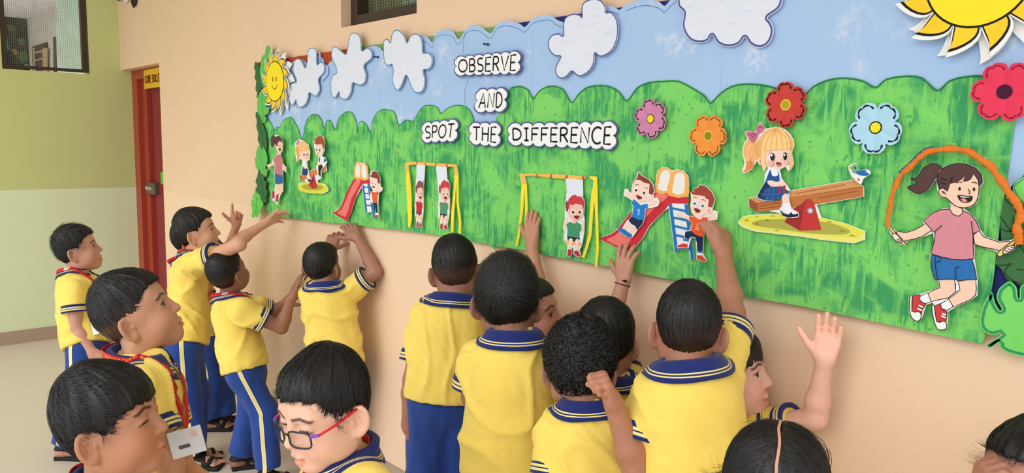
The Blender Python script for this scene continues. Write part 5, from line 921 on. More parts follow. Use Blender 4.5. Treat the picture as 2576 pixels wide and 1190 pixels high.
def person(label, d, head, f, roll=0.0, anchor='c', hs=1.0, skin=(185, 130, 100), style='short', th=(.006, .014, .010), rough=.5, strands=(500, .03, .18, 0), mouth=0, lids=.9, smile=0,
           q=.0035, neck=None, fb=None, s=None, J=None, arms=None, lanyard=False, text=False, legs=True, feet=False, blink=False, group='children at the display wall', whorl=(0, -.055, .105), ears=True, part=False, shirt_h=.0075, seed=None, hem=.045, lash=True, fade=.0, wr_amp=1.0):
    J = J or {}; arms = arms or {}; NP[0] += 1; seed = seed or NP[0] * 17
    def P(v, base=d): return np.asarray(v[1]) if isinstance(v, tuple) and v[0] == 'xyz' else at(v[0], v[1], base + (v[2] if len(v) > 2 else 0))
    def rframe(px, py):
        rf = unit(ray(px, py)); rr = unit(np.cross(rf, UP)); return np.stack([rr, np.cross(rr, rf), rf], 1)
    RF = rframe(head[0], head[1]); fw = unit(RF @ np.array(f, float)); u = UP + RF[:, 0] * roll; u = unit(u - fw * np.dot(u, fw)); R = np.stack([np.cross(fw, u), fw, u], 1)
    if anchor == 'c': c = P(head)
    else: c = P(head) - R @ (EAR * np.array([1 if anchor == 'R' else -1, 1, 1]) * hs)
    HS = np.array([1, .94, 1]) * hs; 
    def H2W(v):
        v = np.array(v, float); v[..., 1] = np.where(v[..., 1] < 0, v[..., 1] * .82, v[..., 1] * 1.03); return c + (v * HS) @ R.T
    bf = cdir(*(fb or f)); bf = unit([bf[0], bf[1], 0]); br = np.cross(bf, UP)
    nk = P(neck) if neck is not None else c + R @ np.array([0, -.024, -.066]) * hs + np.array([0, 0, -.042]) * hs - bf * .008
    if s is None: s = float(np.clip(nk[2] / .87, .85, 1.12))
    g_ = lambda k, v: P(J[k]) if k in J else v
    shR = g_('shR', nk + br * .096 * s - UP * .042 * s); shL = g_('shL', nk - br * .096 * s - UP * .042 * s)
    hip = g_('hip', nk - UP * .335 * s); tu = unit(nk - hip); tr = shR - shL; tr = unit(tr - tu * np.dot(tr, tu)); tf = np.cross(tu, tr)
    Wd = np.linalg.norm(shR - shL) / 2; T = np.linalg.norm(nk - hip); A = np.stack([tr, tf, tu])
    root = empty('person', (hip[0], hip[1], 0), label, 'child', group)
    toR = np.array(root.location)
    # ---- arms
    arm = {}
    for sd, sh, sg in (('R', shR, 1), ('L', shL, -1)):
        a = arms.get(sd, {})
        el = P(a['el']) if 'el' in a else sh + (-UP * .95 + tr * sg * .22 + tf * .05) * .185 * s
        wr = P(a['wr']) if 'wr' in a else el + unit(-UP + tf * .35) * .155 * s
        hd = P(a['to']) - wr if 'to' in a else wr - el
        pn = (np.array([0, 1.0, 0]) if a['pn'] == 'wall' else unit(np.stack([unit(np.cross(wr - CAM, UP)), unit(np.cross(unit(np.cross(wr - CAM, UP)), unit(wr - CAM))), unit(wr - CAM)], 1) @ np.array(a['pn'], float))) if 'pn' in a else -tr * sg
        arm[sd] = (sh, el, wr, hd, pn, a.get('pose', RELAX), a.get('show', True), a.get('sl', .66), a.get('res', q))
    # ---- trousers
    kn, an = {}, {}
    for sd, sg in (('R', 1), ('L', -1)):
        hj = hip + tr * sg * .048 * s - tu * .05 * s
        an[sd] = floorpt(J['an' + sd][0], J['an' + sd][1], .066) if feet and 'an' + sd in J else g_('an' + sd, np.array([hj[0] + tr[0] * sg * .02, hj[1] + tr[1] * sg * .02, .065])); kn[sd] = g_('kn' + sd, (hj + an[sd]) / 2 + tf * .012)
    if legs:
        lo = np.min([hip, kn['R'], kn['L'], an['R'], an['L']], 0) - .10; hi = np.max([hip, kn['R'], kn['L'], an['R'], an['L']], 0) + .13
        g = Grid(lo, hi, .0105); g.ell(hip - tu * .050 * s, np.array([.104, .084, .09]) * s, A, .02); g.ell(hip + tu * .01 * s, np.array([.092, .074, .07]) * s, A, .03)
        for sd, sg in (('R', 1), ('L', -1)):
            hj = hip + tr * sg * .045 * s - tu * .060 * s; dr = unit(an[sd] - kn[sd])
            g.cone(hj, .067 * s, kn[sd], .060 * s, .03); g.cone(kn[sd], .063 * s, an[sd] + dr * .02, .054 * s, .02, cut=(an[sd] - dr * .005, dr))
        V, Q = g.mesh(); N = vnormals(V, Q)
        V = V + N * (.0045 * sinnoise(V * np.array([1, 1, .45]), 55, seed)[:, None] + .0022 * sinnoise(V * np.array([1, 1, .35]), 120, seed + 1)[:, None])
        tz = (V - hip) @ tu; ang = np.arctan2((V - hip) @ tr, (V - hip) @ tf); V += N * (np.clip(1 - abs(tz + .0) / .07, 0, 1) * .0022 * np.sin(ang * 34))[:, None]
        tro = meshobj('trousers', V, Q, M_pants, root, smooth=True); bv = bvh_of([(V, Q)])
        for sd, sg in (('R', 1), ('L', -1)):
            hj = hip + tr * sg * .05 * s; path = np.vstack([np.linspace(hj, kn[sd], 14), np.linspace(kn[sd], an[sd], 14)[1:]]); rows = []
            for i, p in enumerate(path):
                tg = unit(path[min(i + 1, len(path) - 1)] - path[max(i - 1, 0)]); o = tr * sg + tf * .12; o = unit(o - tg * np.dot(o, tg)); w_ = np.cross(o, tg)
                for e in (-.0085, -.006, .006, .0085):
                    loc, nr, _, _ = bv.ray_cast(Vector(p + o * .25 + w_ * e * s), Vector(-o)); 
                    rows.append(np.array(loc) + o * .0022 if loc is not None else p + o * .07 * s + w_ * e * s)
            meshobj('side_stripe', rows, gridquads(len(path), 4), [knit_mat('white_stripe', (236, 234, 222), .03), M_stripe], tro, midx=[0, 1, 0] * (len(path) - 1), smooth=True)
    # ---- shirt
    lo = np.min([hip, shR, shL, nk], 0) - .11 * s - .02; hi = np.max([hip, shR, shL, nk], 0) + .10 * s
    slv = {}
    for sd in 'RL':
        sh, el = arm[sd][0], arm[sd][1]; e = sh + (el - sh) * arm[sd][7]; slv[sd] = e; lo = np.minimum(lo, e - .07); hi = np.maximum(hi, e + .07)
    g = Grid(lo, hi, shirt_h)
    g.ell(hip + tu * T * .74, (Wd + .018 * s, .078 * s, .098 * s), A, .03); g.ell(hip + tu * T * .45, np.array([.112, .082, .12]) * s, A, .04)
    g.ell(hip + tu * T * .12, np.array([.120, .094, .11]) * s, A, .04); g.ell(hip - tu * .04 * s, np.array([.126, .103, .09]) * s, A, .03)
    g.cone(shR - tr * .012 * s, .046 * s, shL + tr * .012 * s, .046 * s, .03)
    for sd, sg in (('R', 1), ('L', -1)): g.cone(nk - tu * .012 * s, .044 * s, arm[sd][0] - tr * sg * .03 * s, .034 * s, .035)
    g.plane(hip - tu * hem * s, -tu); g.plane(nk + tu * .012 * s, tu)
    for sd in 'RL':
        sh, el = arm[sd][0], arm[sd][1]; ax = unit(el - sh); g.cone(sh, .050 * s, slv[sd] + ax * .03, .049 * s, .026, cut=(slv[sd], ax))
    V, Q = g.mesh(); N = vnormals(V, Q); st = np.stack([V @ tr, V @ tf, V @ tu * .5 + V @ tr * .5], 1)
    dmp = np.min([np.linalg.norm(V - slv[k_], axis=1) for k_ in 'RL'], 0); dmp = (np.clip((dmp - .03) / .05, 0, 1) * np.clip((((V - hip) @ tu) + hem * s) / .06, .15, 1))[:, None]
    V = V + N * dmp * wr_amp * (.0070 * sinnoise(st, 30, seed + 2, 5)[:, None] + .0040 * np.abs(sinnoise(st * np.array([1, 1, 1.6]), 60, seed + 3, 4))[:, None])
    fo = sinnoise(np.stack([V @ tr * .8 + V @ tu * .5, V @ tf, V @ tu * .9 - V @ tr * .3], 1), 24, seed + 21, 3); V = V + N * dmp * (.010 * np.clip(1 - np.abs(fo) * 2.6, 0, 1) ** 2)[:, None] * wr_amp
    hz = np.clip(1 - (((V - hip) @ tu) + hem * s) / .10, 0, 1); V += N * (hz * .005 * sinnoise(V * np.array([1, 1, .2]), 60, seed + 5))[:, None]
    shirt = meshobj('shirt', V, Q, M_shirt, root, smooth=True); SV, SQ = V, Q
    bv = bvh_of([(V, Q)])
    # collar: stand, fold and fall with two stripes near its edge
    rx, ry = .052 * s, .049 * s; NA = 44; fr = [(-.004, -.006), (0, .008), (.001, .016), (.006, .0185), (.013, .013)]; fall = [.0, .30, .50, .575, .66, .735, 1.0]; rows = []
    for a in np.linspace(-math.radians(164), math.radians(164), NA):
        o = -tf * math.cos(a) + tr * math.sin(a); oe = -tf * math.cos(a) * ry + tr * math.sin(a) * rx; front = max(0, (abs(a) - 2.0) / .86)
        for (e, z) in fr: rows.append(nk + oe + o * e * s + tu * (z + .012 - .016 * (1 - math.cos(a)) * .5) * s)
        for t_ in fall[1:]:
            p = nk + oe + o * (.013 + (.024 + .010 * front) * t_) * s + tu * (.025 - .016 * (1 - math.cos(a)) * .5 - (.032 + .020 * front) * t_) * s - tf * 0
            rows.append(pushout(bv, p, .0050 + .001 * t_, .008))
    nv = len(fr) + len(fall) - 1; ra_ = np.array(rows).reshape(NA, nv, 3)
    for _ in range(4): ra_[1:-1, len(fr):] = (ra_[:-2, len(fr):] + 2 * ra_[1:-1, len(fr):] + ra_[2:, len(fr):]) / 4
    rows = ra_.reshape(-1, 3); mi = ([0] * (len(fr)) + [0, 1, 0, 1, 0][-(nv - 1 - len(fr)):]) ; mi = [0] * (nv - 1); mi[-4] = 1; mi[-2] = 1
    col = meshobj('collar', rows, gridquads(NA, nv), [M_navy, M_stripe], root, midx=mi * (NA - 1), smooth=True)
    md = col.modifiers.new('thickness', 'SOLIDIFY'); md.thickness = .002; md.offset = 1
    cv = (np.array(rows), np.array(gridquads(NA, nv)))
    # cuffs
    for sd in 'RL':
        sh, el = arm[sd][0], arm[sd][1]; ax = unit(el - sh); e = slv[sd]; s1 = unit(np.cross(ax, tf + .3 * tu)); s2 = np.cross(ax, s1); rr = []
        prof = [(-.030, 1.02), (-.022, 1.05), (-.0185, 1.055), (-.0125, 1.06), (-.0095, 1.06), (-.0035, 1.065), (.003, 1.06), (.004, 1.0), (.001, .80)]
        for k in range(28):
            a = 2 * math.pi * k / 28; o = s1 * math.cos(a) + s2 * math.sin(a)
            for t_, m_ in prof: rr.append(e + ax * t_ * s + o * .0515 * s * m_ * (1 + .03 * math.sin(3 * a + seed)))
        meshobj('sleeve_cuff', rr, gridquads(28, len(prof), True), [M_navy, M_stripe], shirt, midx=[0, 0, 1, 0, 1, 0, 0, 0] * 28, smooth=True)
    # ---- body: head, neck, arms, feet and the figure under the clothes in one mesh
    BV, BQ, BC = [], [], []; nb = [0]; base = np.array(lin(skin)[:3])
    def addpiece(V, Q, C): BV.append(V); BQ.append(Q + nb[0]); BC.append(C); nb[0] += len(V)
    nl = (R.T @ (nk - tu * .02 - c)) / HS; nl[1] /= .82 if nl[1] < 0 else 1.03
    g = head_field(q / hs, mouth, lids, ears, nl, smile); V, Q = g.mesh()
    C = np.tile(base, (len(V), 1)); rn = sinnoise(V, 60, seed + 7)[:, None]; C *= 1 + .04 * rn
    chk = np.exp(-((np.abs(V[:, 0:1]) - .038) ** 2 + (V[:, 1:2] - .07) ** 2 * .5 + (V[:, 2:3] + .034) ** 2) / .0004); C *= 1 + chk * np.array([.06, -.05, -.06])
    lipd = np.minimum(pt_seg(V, (-.017, .078, -.0585), (0, .091, -.0565)), pt_seg(V, (.017, .078, -.0585), (0, .091, -.0565))); lo_ = -.0665 - .006 * mouth
    lipd = np.minimum(lipd, np.minimum(pt_seg(V, (-.014, .079, lo_ + .003), (0, .089, lo_)), pt_seg(V, (.014, .079, lo_ + .003), (0, .089, lo_))))
    lm = np.clip((.0078 - lipd) / .002, 0, 1)[:, None]; C = C * (1 - lm) + lm * (C * np.array([.92, .58, .60]) + np.array([.03, 0, 0]))
    for sx in (-1, 1):
        V2 = V * np.array([1, 0, 1]); fr_ = (V[:, 1] > .045)[:, None]
        bd = np.minimum(pt_seg(V2, (sx * .012, 0, .0225), (sx * .030, 0, .0275)), pt_seg(V2, (sx * .030, 0, .0275), (sx * .049, 0, .0215))); bm = np.clip((.0044 - bd) / .0022, 0, 1)[:, None] * .88 * fr_; C = C * (1 - bm) + bm * np.array([.018, .012, .010])
        e0 = .0105 - (1 - lids) * .0125; ld = np.minimum(pt_seg(V2, (sx * .0175, 0, e0 - .004), (sx * .030, 0, e0)), pt_seg(V2, (sx * .030, 0, e0), (sx * .0450, 0, e0 - .004))); ed = np.clip((.0024 - ld) / .0014, 0, 1)[:, None] * .9 * fr_; C = C * (1 - ed) + ed * np.array([.014, .010, .009])
    addpiece(H2W(V), Q, C)
    for sd in 'RL':
        sh, el, wr, hd, pn, pose, show, sl, rs = arm[sd]
        if not show: continue
        hdn = unit(hd); st_ = sh + (el - sh) * (sl - .25); tip = wr + hdn * .14 * s
        lo = np.min([st_, el, wr, tip], 0) - .045; hi = np.max([st_, el, wr, tip], 0) + .045
        for ex in (np.cross(hdn, pn), pn): lo = np.minimum(lo, wr + hdn * .05 - abs(unit(ex)) * .105); hi = np.maximum(hi, wr + hdn * .05 + abs(unit(ex)) * .105)
        g = Grid(lo, hi, rs); fa = wr - el
        g.cone(st_, .0335 * s, el, .0275 * s, .012); g.cone(el, .0270 * s, el + fa * .30, .0280 * s, .014); g.cone(el + fa * .30, .0280 * s, wr, .0185 * s, .014); g.cone(wr - fa * .03, .0185 * s, wr + hdn * .012 * s, .0180 * s, .01)
        hand_prims(g, wr, hdn, pn, sd == 'R', s * .98, pose); V, Q = g.mesh(); C = np.tile(base, (len(V), 1)) * (1 + .05 * sinnoise(V, 50, seed + 9)[:, None])
        pm = np.clip((V - wr) @ hdn / .02, 0, 1)[:, None]; N = vnormals(V, Q); pl = np.clip(N @ unit(pn - hdn * np.dot(pn, hdn)) * 1.5, 0, 1)[:, None] * pm
        C = C * (1 - pl * .5) + pl * .5 * (C * np.array([1.3, 1.25, 1.22]) + np.array([.06, .03, .03]))
        addpiece(V, Q, C)
    tor = [hip, nk, shR, shL] + ([kn['R'], kn['L'], an['R'], an['L']] if legs else [])
    g = Grid(np.min(tor, 0) - .08, np.max(tor, 0) + .06, .016); g.ell(hip + tu * T * .5, (.085 * s, .055 * s, T * .5), A, .03); g.cone(shR, .03 * s, shL, .03 * s, .03)
    if legs:
        for sd, sg in (('R', 1), ('L', -1)): g.cone(hip + tr * sg * .05 * s - tu * .03, .05 * s, kn[sd], .04 * s, .03); g.cone(kn[sd], .04 * s, an[sd], .025 * s, .03)
    V, Q = g.mesh(); addpiece(V, Q, np.tile(base, (len(V), 1)))
    if feet:
        for sd, sg in (('R', 1), ('L', -1)):
            a = an[sd]; fd_ = P(J['toe' + sd]) - a if 'toe' + sd in J else bf * 1.0 + br * sg * .15; fd_ = unit([fd_[0], fd_[1], 0]); rt = np.cross(fd_, UP); z0 = a[2] - .065
            B = np.array([a[0], a[1], z0]); W = lambda x, y, z: B + (rt * x * sg + fd_ * y + UP * z) * s
            def foot(g, o):
                g.cone(W(0, -.005, .075), .026 * s + o, W(0, -.012, .03), .028 * s + o, .015); g.cone(W(0, -.02, .028), .026 * s + o, W(0, .075, .024), .022 * s + o, .02); g.cone(W(-.012, .06, .022), .017 * s + o, W(.014, .06, .021), .016 * s + o, .015)
                if o == 0:
                    for i in range(5): g.cone(W(-.024 + .0115 * i, .085, .018), (.0095 if i == 0 else .0075) * s, W(-.026 + .0125 * i, .122 - .006 * i * (i > 0), .015), (.0088 if i == 0 else .0066) * s, .005)
            lo, hi = np.minimum(W(0, -.06, -.01), W(0, .15, .12)) - .05, np.maximum(W(0, -.06, -.01), W(0, .15, .12)) + .05
            g = Grid(lo, hi, .0045); foot(g, 0); V, Q = g.mesh(); addpiece(V, Q, np.tile(base * .9, (len(V), 1)))
            g = Grid(lo, hi, .0040); foot(g, .0035); F0 = g.f.copy(); sl_ = tuple(slice(0, len(x)) for x in g.ax); x, y, z = g._xyz(sl_)
            ly = (x - B[0]) * fd_[0] + (y - B[1]) * fd_[1]; lx = ((x - B[0]) * rt[0] + (y - B[1]) * rt[1]) * sg; lz = z - z0 + 0 * ly
            straps = np.minimum(np.minimum(np.abs(ly - .082 * s + lx * .3) - .0095, np.abs(ly - .04 * s - lx * .4) - .0095), np.maximum(np.abs(lz - .052 * s) - .010, ly - .03))
            straps = np.minimum(straps, np.maximum(np.abs(lz - .05 * s + ly * .3) - .009, np.abs(ly) - .06)); strap = np.maximum(F0, straps)
            sole = np.sqrt((np.maximum(np.abs(lx) - (.026 + .012 * np.clip(ly / .1, 0, 1)) * s, 0)) ** 2 + (np.maximum(np.abs(ly - .042 * s) - .072 * s, 0)) ** 2) - .010
            sole = np.maximum(sole, np.abs(lz - .006) - .010); g.f = np.minimum(strap, sole).astype(f32); V, Q = g.mesh(); meshobj('sandal', V, Q, M_sandal, root, smooth=True)
    V = np.vstack(BV); Q = np.vstack(BQ); body = meshobj('body', V, Q, M_skin, root, smooth=True)
    ca = body.data.color_attributes.new('Col', 'FLOAT_COLOR', 'POINT'); ca.data.foreach_set('color', np.hstack([np.clip(np.vstack(BC), 0, 1), np.ones((len(V), 1))]).astype(f32).ravel())
    # ---- eyes
    if lids > .12:
        for sx in (-1, 1):
            E = []; Fq = []; mi = []; nu, nv_ = 14, 20; gz = unit(np.array([0, 1, -.02 - .25 * (lids < .6)]) + np.array(J.get('gaze', (0, 0, 0)))); gx = unit(np.cross(gz, [0, 0, 1])); gu = np.cross(gx, gz)
            for i in range(nu + 1):
                t_ = math.pi * i / nu
                for k in range(nv_):
                    a = 2 * math.pi * k / nv_; E.append(np.array([sx * .0305, .0718, .0035]) + .0137 * (gz * math.cos(t_) + math.sin(t_) * (gx * math.cos(a) + gu * math.sin(a))))
            Fq = [(i * nv_ + k, i * nv_ + (k + 1) % nv_, (i + 1) * nv_ + (k + 1) % nv_, (i + 1) * nv_ + k) for i in range(nu) for k in range(nv_)]; mi = [1 if i < 4 else 0 for i in range(nu) for k in range(nv_)]
            meshobj('eye', H2W(E), Fq, [M_eye_w, M_iris], root, midx=mi, smooth=True)
    # ---- hair
    g = hair_field(max(q, .003) / hs, style, th, rough)
    if part: g.cone((0, .10, .09), .0020, (0, .0, .17), .0020, .002, mode='sub'); g.op(lambda x, y, z: np.maximum(np.abs(x) - .0021, -(y + .06) + 0 * z) + 0 * x, (-.01, -.06, .0), (.01, .12, .16), .002, 'sub')
    V, Q = g.mesh(); N = vnormals(V, Q); n_, ln, lf, cu = strands; D = np.array(whorl)
    fl = V - D; az = np.arctan2(fl[:, 0], fl[:, 1]); rr_ = np.linalg.norm(fl, axis=1); wv = sum(np.sin(az * k_ + 2.2 * sinnoise(V, 30 + k_ * .4, seed + k_) + k_) for k_ in (19, 33, 52, 75)) * .0007
    V = V + N * (wv * np.clip(rr_ / .04, 0, 1) + .0020 * sinnoise(V, 70 + 60 * (cu > 0), seed + 4) * (1 + 1.8 * (cu > 0)))[:, None]
    hair = meshobj('hair', H2W(V), Q, M_hair, root, smooth=True)
    fm = fade * np.clip((.046 - V[:, 2] + .02 * (V[:, 1] < -.02) * 0 + .006 * sinnoise(V, 90, seed + 6)) / .05, 0, 1)[:, None]; hc = np.array(lin((17, 15, 16))[:3]) * (1 - fm) + base * .20 * fm
    ca = hair.data.color_attributes.new('Col', 'FLOAT_COLOR', 'POINT'); ca.data.foreach_set('color', np.hstack([hc, np.ones((len(V), 1))]).astype(f32).ravel())
    sel = np.ones(len(V), bool) if fade < .2 else (V[:, 2] > .030)
    if part: sel = np.abs(V[:, 0]) > .004
    SVv, SF = strand_mesh(V[sel], N[sel], D, n_, ln, lf, cu, .0013 if not cu else .0034, seed, part)
    so_ = meshobj('hair_strands', H2W(SVv), SF, M_hairc, hair, smooth=True, kind='stuff')
    if part:
        bh = bvh_of([(V, Q)]); rows = []
        for y_ in np.linspace(math.radians(25), math.radians(172), 26):
            dr_ = Vector((0, math.cos(y_), math.sin(y_)))
            for e_ in (-.0021, 0, .0021):
                loc, nr, _, _ = bh.ray_cast(Vector((.005, -.014, .02)) + dr_ * .25, -dr_); loc = loc or Vector((0, 0, .1)); p_ = np.array(loc) + np.array(dr_) * (.0014 + .0004 * (e_ == 0)); p_[0] = e_ + .0012 * math.sin(y_ * 9); rows.append(p_)
        meshobj('hair_parting', H2W(rows), gridquads(26, 3), mat('scalp', tuple(int(min(255, x * 1.08)) for x in skin), .6, .1, 200), hair, smooth=True)
    # ---- lanyard
    if lanyard:
        bv2 = bvh_of([(SV, SQ), cv]); pth = []; lo_r, lo_z = (.014, .024) if lanyard != 'in' else (-.006, .020)
        for a in np.linspace(0, math.radians(118), 16):
            o = -tf * math.cos(a) * (ry + lo_r * s) + tr * math.sin(a) * (rx + (lo_r + .003) * s); pth.append(nk + o + tu * (lo_z - .022 * (1 - math.cos(a)) * .6) * s)
        end = nk - tu * .19 * s + tf * .105 * s
        p0 = pth[-1]
        for t_ in np.linspace(0, 1, 16)[1:]: pth.append(p0 * (1 - t_) + end * t_ + tf * .02 * math.sin(math.pi * t_) * s)
        mir = lambda p: p - 2 * tr * np.dot(p - nk, tr)
        for sg in (1, -1):
            pp = [p if sg > 0 else mir(p) for p in pth]; rows = []; pp = np.array([pushout(bv2, p, .006, .010) if lanyard != 'in' or i > 15 else p for i, p in enumerate(pp)]); pp[1:-1] = (pp[:-2] + pp[1:-1] * 2 + pp[2:]) / 4
            for i, p in enumerate(pp):
                tg = unit(pp[min(i + 1, len(pp) - 1)] - pp[max(i - 1, 0)]); loc, nr, _, _ = bv2.find_nearest(Vector(p)); o = unit(np.array(nr)); w_ = unit(np.cross(tg, o))
                
                if lanyard == 'in' and i <= 15: w_ = tu
                ra, rb = p - w_ * .0085 * s, p + w_ * .0085 * s
                if lanyard != 'in' or i > 15: ra, rb = pushout(bv2, ra, .004), pushout(bv2, rb, .004)
                rows += [ra, rb]
            la = meshobj('lanyard', rows, gridquads(len(pp), 2), M_lany, root, smooth=True); md = la.modifiers.new('thickness', 'SOLIDIFY'); md.thickness = .0016; md.offset = 0
            RW = np.array(rows).reshape(-1, 2, 3); cum = np.concatenate([[0], np.cumsum(np.linalg.norm(np.diff(RW.mean(1), axis=0), axis=1))])
            def rp(dist, v):
                e0 = np.array([np.interp(dist, cum, RW[:, 0, k]) for k in range(3)]); e1 = np.array([np.interp(dist, cum, RW[:, 1, k]) for k in range(3)]); return e0 + (e1 - e0) * v
            def on(dist, v, h_):
                p = rp(dist, v); t1 = rp(dist + .002, v) - rp(dist - .002, v); w1 = rp(dist, 1) - rp(dist, 0); n1 = unit(np.cross(t1, w1)); pc = np.array(nk) - tu * .1
                n1 = n1 if np.dot(n1, p - pc) > 0 else -n1; return p + n1 * h_, n1
            if text:
                VV, FF = [], []; L0, wl = text, .078 * s
                for l in textlines('BALVATIKA', GL, .2):
                    for (a, b_), (a2, b2) in zip(l[:-1], l[1:]):
                        A0, n1 = on(L0 + a * wl, 1 - (.25 + .5 * b_) if sg > 0 else .25 + .5 * b_, .0018); A1, _ = on(L0 + a2 * wl, 1 - (.25 + .5 * b2) if sg > 0 else .25 + .5 * b2, .0018); dd = A1 - A0
                        if np.linalg.norm(dd) < 1e-6: continue
                        sd_ = unit(np.cross(dd, n1)) * .0007; k = len(VV); VV += [A0 - sd_, A0 + sd_, A1 + sd_, A1 - sd_]; FF.append((k, k + 1, k + 2, k + 3))
                meshobj('lettering', VV, FF, paper((238, 190, 70)), la)
            for L1 in ([(text or .05) + .095] if text else [.115]):
                rr = []
                for dd in (0, .0035, .0045, .020, .021, .0245):
                    for v in (.02, .98): rr.append(on(L1 + dd, v, .0014)[0])
                meshobj('lanyard_patch', rr, gridquads(6, 2), [paper((240, 232, 230)), M_lany], la, midx=[0, 1, 0, 1, 0])
                rr = [on(L1 + .008 + .008 * math.cos(a) + .004, .5 + .28 * math.sin(a), .0017)[0] for a in np.linspace(0, 6.28, 9)[:-1]]; meshobj('patch_mark', rr, [tuple(range(8))], M_lany, la)
    person.last = dict(H2W=H2W, R=R, c=c, nk=nk, tr=tr, tf=tf, tu=tu, s=s, arm=arm, bv=bv, root=root, hip=hip, hs=hs)
    return root
# ================================================================ the children
# boy standing by the green wall, in profile
person('boy with tousled black hair and red lanyard standing against the green wall', 3.62, (182, 646), (.95, .26, -.15), 0, 'R', s=1.03, hs=1.03, skin=(200, 148, 128), smile=.8, mouth=.5, strands=(2200, .036, .5, 0), fb=(.95, 0, .2), lanyard=True, feet=True, group='children away from the wall',
       J=dict(shR=(186, 735, -.07), shL=(236, 726, .10), hip=(218, 850), knR=(200, 985, -.05), anR=(164, 1118, -.03), knL=(228, 980, .08), anL=(205, 1105, .12)),
       arms=dict(R=dict(el=(192, 826, -.09), wr=(232, 886, -.10), sl=.55), L=dict(el=(258, 800, .12), wr=(270, 850, .05))))
L = person.last; cp = at(250, 822, 3.54)
V, Fc = boxvf((-.034, -.002, -.03), (.034, .002, .03)); ax = np.stack([L['tf'], L['tr'], L['tu']]); meshobj('identity_card', np.array(V) @ ax + cp, Fc, M_card, L['root'])
# boy mostly hidden behind the laughing boy, pointing up
person('boy half hidden behind the laughing boy, pointing one finger upwards', 4.0, (466, 618), (1, 0, -.05), 0, 'R', skin=(188, 134, 110), strands=(800, .03, .12, 0), fb=(.9, 0, .3), feet=True, lanyard=True,
       J=dict(shR=(492, 690, -.06), shL=(528, 684, .10), hip=(534, 838, -.02), knR=(535, 950, -.03), anR=(526, 1050, .0), knL=(558, 950, .03), anL=(568, 1042, .04)),
       arms=dict(L=dict(el=(566, 655, .06), wr=(595, 566, .04), to=(597, 496, .04), pn=(.2, 0, -1), pose=POINT, res=.003), R=dict(el=(530, 770, -.08), wr=(560, 800, -.04))))
L = person.last; cp = at(536, 822, 3.86)
V, Fc = boxvf((-.040, -.002, -.03), (.040, .002, .03)); meshobj('identity_card', np.array(V) @ np.stack([cdir(1, .1, 0), cdir(0, 0, 1), cdir(0, 1, 0)]) + cp, Fc, mat('card_brown', (170, 140, 120), .3), L['root'])
# laughing boy
person('laughing boy with short black hair stretching an arm to the wall beside the maroon door', 3.57, (482, 603), (.95, .27, -.16), 0, 'R', s=1.04, hs=1.02, skin=(214, 160, 132), smile=1, mouth=1.0, q=.003, strands=(1800, .03, .10, 0),
       fb=(1, 0, .15), lanyard=True, feet=True, J=dict(shR=(490, 664, -.13), shL=(522, 660, .12), hip=(466, 838), knR=(468, 990, -.02), anR=(488, 1140), knL=(492, 985, .08), anL=(486, 1124)),
       arms=dict(R=dict(el=(602, 615, -.23), wr=(590, 612, -.06), to=(592, 612, .06), pn=(0, -1, 0), sl=.46), L=dict(el=(592, 610, .17), wr=(668, 562, .26), to=(706, 542, .31), pn=(0, -.7, -.6), pose=OPEN, res=.003)))
# boy in front of him reaching for the next boy's back
person('boy with dark shaved sides resting his hands on the back of the next boy', 3.38, (599, 705), (.62, .58, .48), 0, 'R', s=.99, hs=.94, skin=(156, 108, 86), strands=(1500, .022, .10, 0), q=.003, fade=.35, th=(.004, .011, .008), fb=(.95, 0, .3), feet=True, lanyard=True,
       J=dict(shR=(612, 782, -.07), shL=(646, 774, .10), hip=(612, 905, .03), knR=(664, 1035, .02), anR=(674, 1180, -.03), knL=(634, 1030, .13), anL=(604, 1142)),
       arms=dict(R=dict(el=(708, 824, -.01), wr=(732, 752, -.04), to=(747, 712, -.03), pn=(1, 0, .2), sl=.55, pose=FLAT), L=dict(el=(688, 786, .14), wr=(720, 760, .08), to=(742, 740, .06), pn=(1, 0, .2), pose=FLAT)))
# boy with both arms up
person('boy with close cropped hair seen from behind, both hands raised under the small slide', 3.36, (809, 674), (.5, .38, .85), 0, hs=.95, skin=(170, 122, 102), strands=(1500, .018, .12, 0), th=(.003, .008, .006), fb=(.25, 0, 1), feet=True,
       neck=(822, 722, -.04), J=dict(shR=(893, 722, -.02), shL=(786, 742, .0), hip=(842, 892, -.02), knL=(822, 1020, .02), anL=(786, 1152), knR=(852, 1030, .02), anR=(826, 1166)),
       arms=dict(R=dict(el=(944, 684, -.03), wr=(900, 600, .04), to=(872, 560, .06), pn=(-.3, .2, 1), pose=CUP, res=.003, sl=.62), L=dict(el=(800, 690, .12), wr=(828, 630, .14), to=(845, 580, .17), pn=(.3, 0, 1), pose=CUP, res=.003)))
# tall boy, back view
person('tall boy seen from behind standing with his left arm hanging', 2.6, (1146, 683), (.08, .10, 1), -.10, skin=(168, 120, 102), strands=(3500, .028, .14, 0), q=.003, th=(.003, .013, .009), fade=.7, fb=(.10, 0, 1), neck=(1140, 757, -.03),
       J=dict(shL=(1073, 800, .0), shR=(1212, 784, .02), hip=(1124, 962, -.02)), arms=dict(L=dict(el=(1038, 955, -.03), wr=(1026, 1070, -.02), to=(1040, 1150, .02), pn=(1, 0, .2), sl=.70, res=.003, pose=RELAX), R=dict(el=(1240, 880, .05), wr=(1230, 830, .10), to=(1226, 780, .11), pn=(0, 0, 1))))
